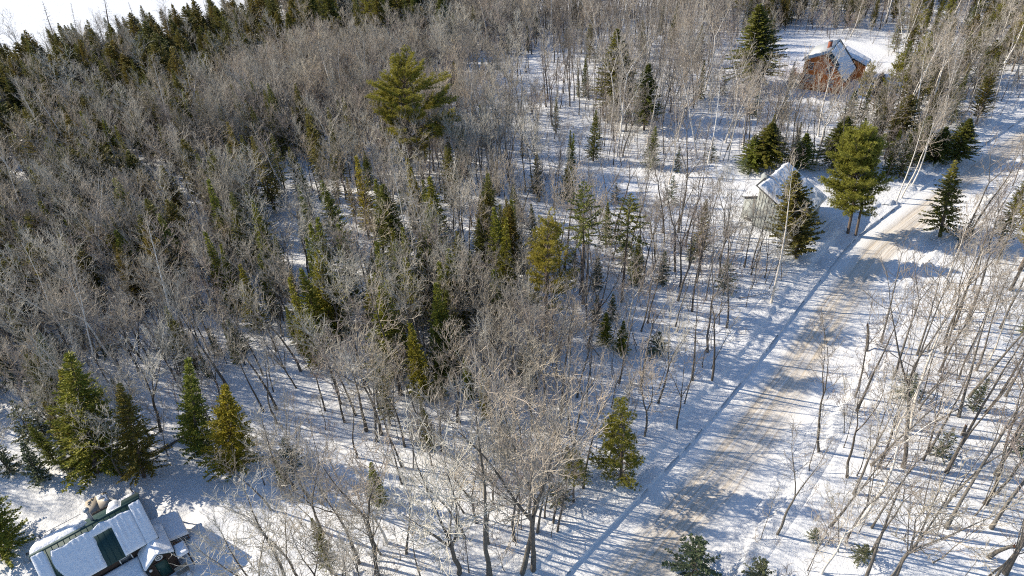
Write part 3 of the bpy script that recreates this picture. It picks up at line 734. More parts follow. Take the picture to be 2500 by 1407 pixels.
for x_ in (-0.9, 0.0):
    for v_ in (5.35, 5.7): boxpart('leg', M['deckwood'], bn, x_, x_ + 0.06, *sorted((YS * v_, YS * (v_ + 0.06))), 0.0, 0.5)
bk = empty('bucket', (*(HOUSE_O + HOUSE_U * -0.75 + HOUSE_V * 6.05), hz), 0)
tag(bk, 'white bucket filled with snow beside the bench', 'bucket')
m = MB(); m.tube([(0, 0, 0), (0, 0, 0.42), (0, 0, 0.45)], [0.17, 0.21, 0.22], 14); m.build('shell', M['trim'], bk, True)
m = MB(); m.tube([(0, 0, 0.38), (0, 0, 0.44), (0, 0, 0.5)], [0.2, 0.18, 0.02], 14); m.build('snow_fill', M['roof_snow'], bk, True)

# ------------------------------------------------------------------ tree shapes
def unit(v): return v / (np.linalg.norm(v) + 1e-9)
def bend_path(rs, p0, d, L, n, up=0.0, jit=0.12):
    pts = [np.array(p0, float)]; d = unit(np.array(d, float))
    for k in range(n):
        d = unit(d + np.array([0, 0, up / n]) + rs.normal(0, jit, 3))
        pts.append(pts[-1] + d * L / n)
    return np.array(pts)
def bare_tree(seed, h, cb=0.42, spread=0.2, leaders=1, fork=0.45, dens=1.0, rad=0.0105, lean=0.03, twig_r=0.0145, nb=19, kink=0.05):
    rs = np.random.RandomState(seed)
    tk, cr = MB(), MB(); dens = dens * 0.85
    r0 = h * rad
    ax = rs.normal(0, lean, 2)
    tops = []
    hf = h * fork if leaders > 1 else h
    n = 9
    pts = [np.array([0, 0, -0.25])]; d = unit(np.array([ax[0], ax[1], 1]))
    for k in range(n):
        d = unit(d + np.array([*rs.normal(0, kink, 2), 0.1])); pts.append(pts[-1] + d * (hf + 0.25) / n)
    pts = np.array(pts); tt = np.linspace(0, hf / h, n + 1)
    rad_at = lambda t: np.maximum(r0 * (1 - t) ** 0.9, 0.018)
    rr = rad_at(tt); rr[0] *= 1.35
    tk.tube(pts, rr, 7)
    lines = []
    if leaders == 1:
        lines.append((pts, tt, 1.0))
    else:
        a0 = rs.rand() * 6.28
        for j in range(leaders):
            a = a0 + j * 6.28 / leaders + rs.normal(0, 0.3); tilt = rs.uniform(0.22, 0.5)
            L = (h - hf) * rs.uniform(0.82, 1.08)
            q = bend_path(rs, pts[-1] - d * 0.05, d + np.array([math.cos(a), math.sin(a), 0]) * tilt, L, 7, 0.35, 0.06)
            t2 = np.linspace(hf / h, 1, 8)
            tk.tube(q, rad_at(t2) * 0.8, 6)
            lines.append((q, t2, 0.75))
    for (q, t2, sc) in lines:
        cnt = int(nb * (1.0 if leaders == 1 else 1.35 / leaders + 0.2))
        az = rs.rand() * 6.28
        for k in range(cnt):
            t = cb + (0.985 - cb) * ((k + rs.rand()) / cnt) ** 0.85
            t = max(t, t2[0] + 0.02)
            p = np.array([np.interp(t, t2, q[:, i]) for i in range(3)])
            az += 2.4 + rs.normal(0, 0.4)
            rel = (t - cb) / (1 - cb)
            el = math.radians(np.interp(rel, [0, 0.5, 1], [68, 48, 22]) + rs.normal(0, 9))
            L = spread * h * np.interp(rel, [0, 0.25, 0.7, 1], [0.8, 1.1, 0.8, 0.4]) * rs.uniform(0.65, 1.25) * (0.85 + 0.15 * sc)
            dr = np.array([math.sin(el) * math.cos(az), math.sin(el) * math.sin(az), math.cos(el)])
            b = bend_path(rs, p, dr, L, 5, 0.55, 0.13)
            rb = max(0.02, float(rad_at(t)) * 0.42) * np.linspace(1, 0.3, 6)
            cr.tube(b, rb * 1.05, 4)  # hardwood limbs join the crown: its pale colour paints them as sunlit
            ns = max(3, int(L / 0.42))
            for m_ in range(ns):
                u = 0.22 + 0.78 * (m_ + rs.rand()) / ns
                pp = np.array([np.interp(u * 5, range(6), b[:, i]) for i in range(3)])
                dd = unit(unit(b[-1] - b[0]) + rs.normal(0, 0.55, 3) + np.array([0, 0, 0.25]))
                l2 = L * (0.5 - 0.22 * u) * rs.uniform(0.7, 1.3)
                s2 = bend_path(rs, pp, dd, l2, 3, 0.3, 0.2)
                cr.tube(s2, np.linspace(twig_r * 1.55, twig_r * 0.7, 4), 3)
                nt_ = max(2, int(l2 / 0.27 * dens))
                for w_ in range(nt_):
                    u2 = rs.uniform(0.2, 1.0)
                    p3 = np.array([np.interp(u2 * 3, range(4), s2[:, i]) for i in range(3)])
                    d3 = unit(dd + rs.normal(0, 0.6, 3) + np.array([0, 0, 0.2]))
                    l3 = rs.uniform(0.3, 0.85)
                    mid = p3 + d3 * l3 * 0.5 + rs.normal(0, 0.04, 3)
                    cr.tube(np.array([p3, mid, mid + unit(d3 + rs.normal(0, 0.3, 3) + np.array([0, 0, 0.15])) * l3 * 0.5]), [twig_r, twig_r * 0.8, twig_r * 0.4], 3)
    return tk, cr
def kites(P, D, Wd, up, L, Wf):
    """flat leaf faces: base P, direction D, side Wd, length L, half width Wf"""
    n = len(P)
    v = np.empty((n, 4, 3))
    v[:, 0] = P; v[:, 1] = P + D * (L * 0.5)[:, None] + Wd * Wf[:, None] + up * (L * 0.06)[:, None]
    v[:, 2] = P + D * L[:, None] - up * (L * 0.08)[:, None]; v[:, 3] = P + D * (L * 0.5)[:, None] - Wd * Wf[:, None] + up * (L * 0.06)[:, None]
    return v.reshape(-1, 3), np.arange(n * 4).reshape(n, 4)
def conifer(seed, h, r, cb=0.06, style='spruce', gap=0.36, nbr=6, fol=1.0, shoot=0.34, width=0.055, gapiness=0.12, bark_r=0.012):
    rs = np.random.RandomState(seed)
    tk, fo = MB(), MB()
    top = np.array([rs.normal(0, 0.012) * h, rs.normal(0, 0.012) * h, h])
    tp = np.array([[0, 0, -0.25], top * 0.35 + [rs.normal(0, .05), rs.normal(0, .05), 0], top * 0.7, top])
    tk.tube(tp, [h * bark_r * 1.15, h * bark_r * 0.75, h * bark_r * 0.4, 0.015], 6)
    z = cb * h; az = rs.rand() * 6.28
    P, D, S, L_ = [], [], [], []
    lobes = rs.uniform(0.78, 1.15, 9)
    while z < h - 0.12:
        t = (z - cb * h) / (h - cb * h)
        if style == 'cedar': prof = np.interp(t, [0, 0.12, 0.4, 0.8, 1], [0.75, 1.0, 0.92, 0.45, 0.06])
        elif style == 'high': prof = np.interp(t, [0, 0.15, 0.5, 1], [0.7, 1.0, 0.75, 0.06])
        else: prof = np.interp(t, [0, 0.1, 0.5, 1], [0.85, 1.0, 0.62, 0.05])
        for k in range(nbr):
            az += 6.28 / nbr + rs.normal(0, 0.3)
            if rs.rand() < gapiness: continue
            L = r * prof * rs.uniform(0.68, 1.12) * lobes[int((az % 6.28) / 0.7) % 9]
            if L < 0.12: L = 0.12
            if style == 'cedar': el, curl = rs.uniform(0.15, 0.6), 0.5
            elif style == 'fir': el, curl = rs.uniform(-0.12, 0.22) + 0.5 * t, 0.1
            else: el, curl = rs.uniform(-0.38, -0.05) + 0.75 * t, 0.4
            zz = z + rs.uniform(-0.12, 0.12)
            p = np.array([np.interp(zz, tp[:, 2], tp[:, i]) for i in range(3)])
            d = np.array([math.cos(az) * math.cos(el), math.sin(az) * math.cos(el), math.sin(el)])
            b = bend_path(rs, p, d, L, 4, curl * 0.5, 0.07)
            if L > 0.5: tk.tube(b, np.linspace(0.012 + 0.008 * L, 0.006, 5), 3)
            ns = max(2, int(L / 0.13 * fol))
            us = (0.12 + 0.88 * (np.arange(ns) + rs.rand(ns)) / ns)
            pp = np.stack([np.interp(us * 4, range(5), b[:, i]) for i in range(3)], 1)
            ax = unit(b[-1] - b[0]); side = unit(np.cross(ax, [0, 0, 1.0]))
            for sgn in (-1, 1, 0):
                dd = ax[None] * rs.uniform(0.5, 1.0, ns)[:, None] + side[None] * (sgn * rs.uniform(0.5, 1.0, ns))[:, None]
                dd = dd + rs.normal(0, 0.22, (ns, 3)) + np.array([0, 0, -0.12 if style == 'spruce' else (0.3 if style == 'cedar' else 0.02)]) + (np.array([0, 0, 0.35]) if sgn == 0 else 0)
                P.append(pp); D.append(dd / np.linalg.norm(dd, axis=1)[:, None]); L_.append(shoot * rs.uniform(0.6, 1.3, ns) * (1.15 - 0.55 * us) * (0.75 + 0.25 * min(1, L)))
        z += gap * rs.uniform(0.8, 1.2) * (1.1 - 0.45 * t)
    P = np.concatenate(P); D = np.concatenate(D); L_ = np.concatenate(L_)
    upv = rs.normal(0, 0.5, P.shape) + np.array([0, 0, 1.0])
    Wd = np.cross(D, upv); Wd /= np.linalg.norm(Wd, axis=1)[:, None] + 1e-9
    up = np.cross(Wd, D)
    v, q = kites(P, D, Wd, up, L_, width * rs.uniform(0.7, 1.4, len(P)))
    fo.add(v, q)
    return tk, fo
def pine(seed, h, r, cb=0.3, prof=None, whorl=0.85, nbr=6, tuft=20, tl=0.25, holes=0.12, two=False, r_b=0.013):
    rs = np.random.RandomState(seed)
    tk, fo = MB(), MB()
    prof = prof or ([0, 0.2, 0.5, 0.8, 1.0], [0.75, 1.0, 0.9, 0.62, 0.2])
    tp = np.array([[0, 0, -0.25], [rs.normal(0, .1), rs.normal(0, .1), h * 0.35], [rs.normal(0, .2), rs.normal(0, .2), h * 0.7], [0, 0, h * 0.97]])
    tk.tube(tp, [h * r_b * 1.2, h * r_b * 0.85, h * r_b * 0.5, 0.03], 7)
    if two:
        tk.tube(tp + np.array([0.9, -0.3, 0]), [h * r_b, h * r_b * 0.8, h * r_b * 0.4, 0.03], 7)
    C, CD = [], []
    z = cb * h; az = rs.rand() * 6
    lob = rs.uniform(0.65, 1.2, 7)
    while z < h:
        t = (z - cb * h) / (h * (1 - cb))
        for k in range(nbr):
            az += 6.28 / nbr + rs.normal(0, 0.35)
            if rs.rand() < holes: continue
            L = r * np.interp(t, *prof) * rs.uniform(0.55, 1.15) * lob[int((az % 6.28) / 0.9) % 7]
            el = rs.uniform(-0.05, 0.3) + 0.7 * t
            p = np.array([np.interp(z, tp[:, 2], tp[:, i]) for i in range(3)]) + [0, 0, rs.uniform(-.25, .25)]
            d = np.array([math.cos(az) * math.cos(el), math.sin(az) * math.cos(el), math.sin(el)])
            b = bend_path(rs, p, d, max(L, 0.4), 5, 0.3, 0.12)
            tk.tube(b, np.linspace(0.02 + 0.013 * L, 0.012, 6), 4)
            ns = max(2, int(L / 0.3))
            ax = unit(b[-1] - b[0]); side = unit(np.cross(ax, [0, 0, 1.0]))
            for m_ in range(ns):
                u = 0.28 + 0.72 * (m_ + rs.rand()) / ns
                pp = np.array([np.interp(u * 5, range(6), b[:, i]) for i in range(3)])
                for sg in (-1, 1):
                    l2 = L * 0.42 * (1.15 - u) * rs.uniform(0.5, 1.2) + 0.22
                    d2 = unit(ax * 0.7 + side * sg * rs.uniform(0.5, 1) + np.array([0, 0, 0.22]) + rs.normal(0, 0.15, 3))
                    nt_ = max(1, int(l2 / 0.24))
                    for w_ in range(nt_):
                        C.append(pp + d2 * l2 * (w_ + 0.6 + 0.4 * rs.rand()) / nt_ + rs.normal(0, 0.05, 3)); CD.append(d2)
                    if l2 > 0.45: tk.tube(np.array([pp, pp + d2 * l2]), [0.012, 0.006], 3)
        z += whorl * rs.uniform(0.75, 1.25) * (1.05 - 0.4 * t)
    C = np.array(C); CD = np.array(CD)
    P = np.repeat(C, tuft, 0); n = len(P)
    D = rs.normal(0, 0.62, (n, 3)) + np.repeat(CD, tuft, 0) * 0.7 + np.array([0, 0, 0.4])
    D /= np.linalg.norm(D, axis=1)[:, None]
    upv = rs.normal(0, 1, (n, 3)); Wd = np.cross(D, upv); Wd /= np.linalg.norm(Wd, axis=1)[:, None] + 1e-9
    v, q = kites(P, D, Wd, np.cross(Wd, D), tl * rs.uniform(0.65, 1.25, n), 0.016 * rs.uniform(0.7, 1.5, n))
    fo.add(v, q)
    return tk, fo

# each kind: list of (trunk mesh, crown mesh, natural height, look phrase)
KIND = {}
def reg(kind, gen, h, look, m_t, m_c):
    tk, cr = gen
    KIND.setdefault(kind, []).append((tk.mesh('trunk', M[m_t], True), cr.mesh('crown', M[m_c], False), h, look))
# bare hardwoods
HW = [(1, 16, .50, .17, 1, .5, 'straight bare hardwood with a narrow crown', 'twig'),
      (2, 15, .42, .22, 2, .42, 'bare hardwood forking into two leaders', 'twig'),
      (3, 15, .40, .24, 3, .36, 'bare hardwood with a wide three-way fork', 'twig'),
      (4, 17, .52, .18, 1, .5, 'tall bare hardwood with a long clear trunk', 'twig'),
      (5, 14, .36, .25, 2, .32, 'low-forked bare hardwood with a spreading crown', 'twig'),
      (6, 15, .45, .20, 1, .5, 'bare hardwood with an even rounded crown', 'twig'),
      (7, 16, .46, .20, 2, .55, 'bare hardwood forking high above a clean stem', 'twig'),
      (8, 13, .34, .24, 4, .30, 'bushy bare hardwood of many limbs', 'twig'),
      (9, 14, .40, .20, 1, .5, 'bare hardwood with reddish twigs', 'twig_red'),
      (10, 15, .44, .19, 2, .48, 'twin-topped bare hardwood with reddish twigs', 'twig_red')]
for sd_, h, cb, spd, ld, fk, look, tm in HW:
    reg('hardwood', bare_tree(sd_, h, cb, spd, ld, fk, 1.0, lean=0.04, kink=0.06), h, look, 'bark', tm)
for sd_, h, cb, spd, ld, fk, look in [(11, 16, .50, .155, 1, .5, 'thin-crowned bare hardwood with a straight bole'), (12, 16, .47, .17, 2, .45, 'thin-crowned bare hardwood with a forked bole'),
                                      (13, 15, .44, .18, 3, .42, 'thin-crowned bare hardwood with upswept limbs'), (14, 17, .54, .145, 2, .6, 'thin-crowned bare hardwood forking near the top'), (15, 14, .42, .17, 1, .5, 'thin-crowned crooked bare hardwood')]:
    reg('hardwood', bare_tree(sd_, h, cb, spd, ld, fk, 0.7, lean=0.035, kink=0.05, nb=13, twig_r=0.0115, rad=0.0088), h, look, 'bark', 'twig_dark')
for sd_, h, cb, spd, ld, fk, look in [(21, 16, .5, .15, 1, .5, 'slender white birch with a single stem'), (22, 15, .45, .17, 2, .5, 'white birch with a forked top'),
                                      (23, 14, .42, .2, 3, .45, 'white birch with three ascending limbs'), (24, 16, .55, .15, 2, .6, 'tall pale birch forking near its top')]:
    reg('birch', bare_tree(sd_, h, cb, spd, ld, fk, 0.85, rad=0.0088, lean=0.06, nb=17, twig_r=0.015), h, look, 'birch', 'twig_birch')
for sd_, h, cb, spd, ld, fk, look, tm in [(31, 9, .35, .17, 1, .5, 'thin bare sapling with a straight stem', 'twig'), (32, 8, .3, .2, 2, .4, 'thin forked bare sapling', 'twig'),
                                      (33, 10, .45, .13, 1, .5, 'whippy pole-like bare sapling', 'twig'), (34, 6, .12, .28, 4, .12, 'many-stemmed bare shrub', 'twig_red'), (35, 7, .25, .2, 1, .5, 'small twiggy bare sapling', 'twig_red')]:
    reg('sapling', bare_tree(sd_, h, cb, spd, ld, fk, 0.75, rad=0.0065, lean=0.08, nb=13, twig_r=0.013, kink=0.07), h, look, 'bark', tm)
# conifers
reg('spruce', conifer(41, 15, 2.9, .10, 'spruce'), 15, 'dark green spruce with a full cone', 'cbark', 'spruce')
reg('spruce', conifer(42, 14, 2.3, .16, 'spruce', gapiness=.2), 14, 'narrow dark green spruce', 'cbark', 'spruce')
reg('spruce', conifer(43, 15, 2.6, .34, 'spruce', gapiness=.18), 15, 'olive spruce with a bare lower trunk', 'cbark', 'spruce')
reg('spruce', conifer(40, 15, 3.1, .18, 'spruce', gap=.31, nbr=8, fol=1.15, gapiness=.08, width=.065), 15, 'thick dark olive spruce', 'cbark', 'spruce')
reg('high', conifer(44, 15, 2.7, .56, 'high', gap=.55, nbr=6, gapiness=.22), 15, 'spruce with its crown high on a bare trunk', 'cbark', 'spruce')
reg('high', conifer(45, 14, 2.8, .58, 'high', gap=.6, nbr=6, gapiness=.25), 14, 'spruce with a flat layered crown on a bare trunk', 'cbark', 'spruce')
reg('fir', conifer(46, 12, 2.5, .02, 'fir', gap=.3, nbr=7), 12, 'bright green fir with dense low branches', 'cbark', 'fir')
reg('fir', conifer(47, 12, 1.8, .03, 'fir', gap=.28, nbr=6), 12, 'slim bright green fir', 'cbark', 'fir')
reg('cedar', conifer(48, 12, 2.0, .06, 'cedar', gap=.26, nbr=7, shoot=.3, width=.06), 12, 'brownish cedar with a dense blunt cone', 'cbark', 'cedar')
reg('cedar', conifer(49, 12, 2.5, .12, 'cedar', gap=.3, nbr=7, shoot=.32, width=.06, gapiness=.2), 12, 'ragged olive-brown cedar', 'cbark', 'cedar')
reg('cedar', conifer(50, 13, 1.7, .1, 'cedar', gap=.26, nbr=6, shoot=.28, width=.055), 13, 'tall narrow olive-brown cedar', 'cbark', 'cedar')
reg('thin', conifer(51, 14, 2.0, .15, 'spruce', gap=.75, nbr=5, fol=.45, shoot=.3, width=.03, gapiness=.25), 14, 'gaunt grey spruce with thin needles', 'cbark', 'bare_con')
reg('thin', conifer(52, 13, 1.5, .2, 'spruce', gap=.6, nbr=4, fol=.4, shoot=.26, width=.03, gapiness=.25), 13, 'spindly half-bare spruce', 'cbark', 'bare_con')
reg('small', conifer(53, 5, 1.3, .02, 'fir', gap=.26, nbr=6, shoot=.26, width=.045), 5, 'young dull green spruce', 'cbark', 'blue_fir')
reg('small', conifer(54, 4.5, 1.7, .1, 'spruce', gap=.34, nbr=6, shoot=.28, width=.045, gapiness=.25), 4.5, 'loose young dull green fir', 'cbark', 'blue_fir')
reg('pine', pine(61, 15, 3.4, .32), 15, 'green pine with layered boughs', 'cbark', 'pine')
reg('pine', pine(62, 14, 2.9, .4, holes=.25), 14, 'open-crowned green pine', 'cbark', 'pine')
reg('conepine', pine(65, 12, 3.2, .07, ([0, .1, .4, .7, 1], [.7, 1.0, .85, .5, .1]), whorl=.75, nbr=6, tuft=22, holes=.2), 12, 'conical green pine', 'cbark', 'pine')
reg('bigpine', pine(63, 17, 6.6, .2, ([0, .15, .4, .7, .9, 1], [.6, .85, 1.0, .95, .68, .35]), whorl=1.15, nbr=6, tuft=22, tl=.3, r_b=.018), 17, 'broad old white pine', 'cbark', 'pine')
reg('olivepine', pine(64, 13.5, 3.9, .28, ([0, .2, .5, .8, 1], [.9, 1., 1.0, .85, .45]), whorl=.52, nbr=8, tuft=20, tl=.28, holes=.05, two=True), 13.5, 'rounded olive pine', 'cbark', 'pine')

MARKS = []
PLANTED = []          # (x, y) of every tree placed by hand
def plant(kind, var, x, y, scale, rz, tilt, name, label, cat, group=None, sxy=None, tdir=None):
    tm, cm, h, look = KIND[kind][var]
    e = empty(name, (x, y, gz(x, y)), rz)
    if tdir is not None:
        e.rotation_mode = 'QUATERNION'
        e.rotation_quaternion = Vector((0, 0, 1)).rotation_difference(Vector(tdir)) @ Quaternion((0, 0, 1), rz)
    else: e.rotation_euler = (tilt[0], tilt[1], rz)
    s2 = scale * (sxy or 1.0)
    e.scale = (s2, s2, scale)
    for nm, me in (('trunk', tm), ('crown', cm)):
        o = bpy.data.objects.new(nm, me); col.objects.link(o); o.parent = e
    return tag(e, label, cat, group)
def height_for(x, y, z0, py):
    """height whose top shows at that picture row above this spot"""
    lo, hi = 0.5, 40.0
    for _ in range(40):
        mid = (lo + hi) / 2
        if proj(x, y, z0 + mid)[1] > py: lo = mid
        else: hi = mid
    return lo
def hand(kind, var, base, top_y, name, label, cat, wid=None, rz=None, tilt=(0, 0)):
    x, y, z = spot(*base)
    h = height_for(x, y, z, top_y)
    sc = h / KIND[kind][var][2]
    rad = {'fir': (2.5, 1.8), 'cedar': (2.0, 2.5, 1.7), 'conepine': (3.2,), 'small': (1.3, 1.7)}.get(kind)
    if rad:                                                  # boughs reach the snow in front of the stem
        r_ = rad[var] * sc * (wid or 1.0) * 0.55
        n_ = math.hypot(x, y); x, y = x + r_ * x / n_, y + r_ * y / n_
        z = gz(x, y); h = height_for(x, y, z, top_y); sc = h / KIND[kind][var][2]
    PLANTED.append((x, y)); MARKS.append((x, y, label))
    td = None
    if base in TOPX:                                         # lean seen in the photograph
        d = ray(TOPX[base], top_y); t = (x * d[0] + y * d[1]) / (d[0] ** 2 + d[1] ** 2)
        o = np.array([d[0] * t - x, d[1] * t - y]); n_ = np.linalg.norm(o)
        o = o * min(1.0, 0.2 * h / max(n_, 1e-6)); td = (o[0], o[1], h)
    return plant(kind, var, x, y, sc, rz if rz is not None else random.random() * 6.28, tilt, name, label, cat, None, wid, td)

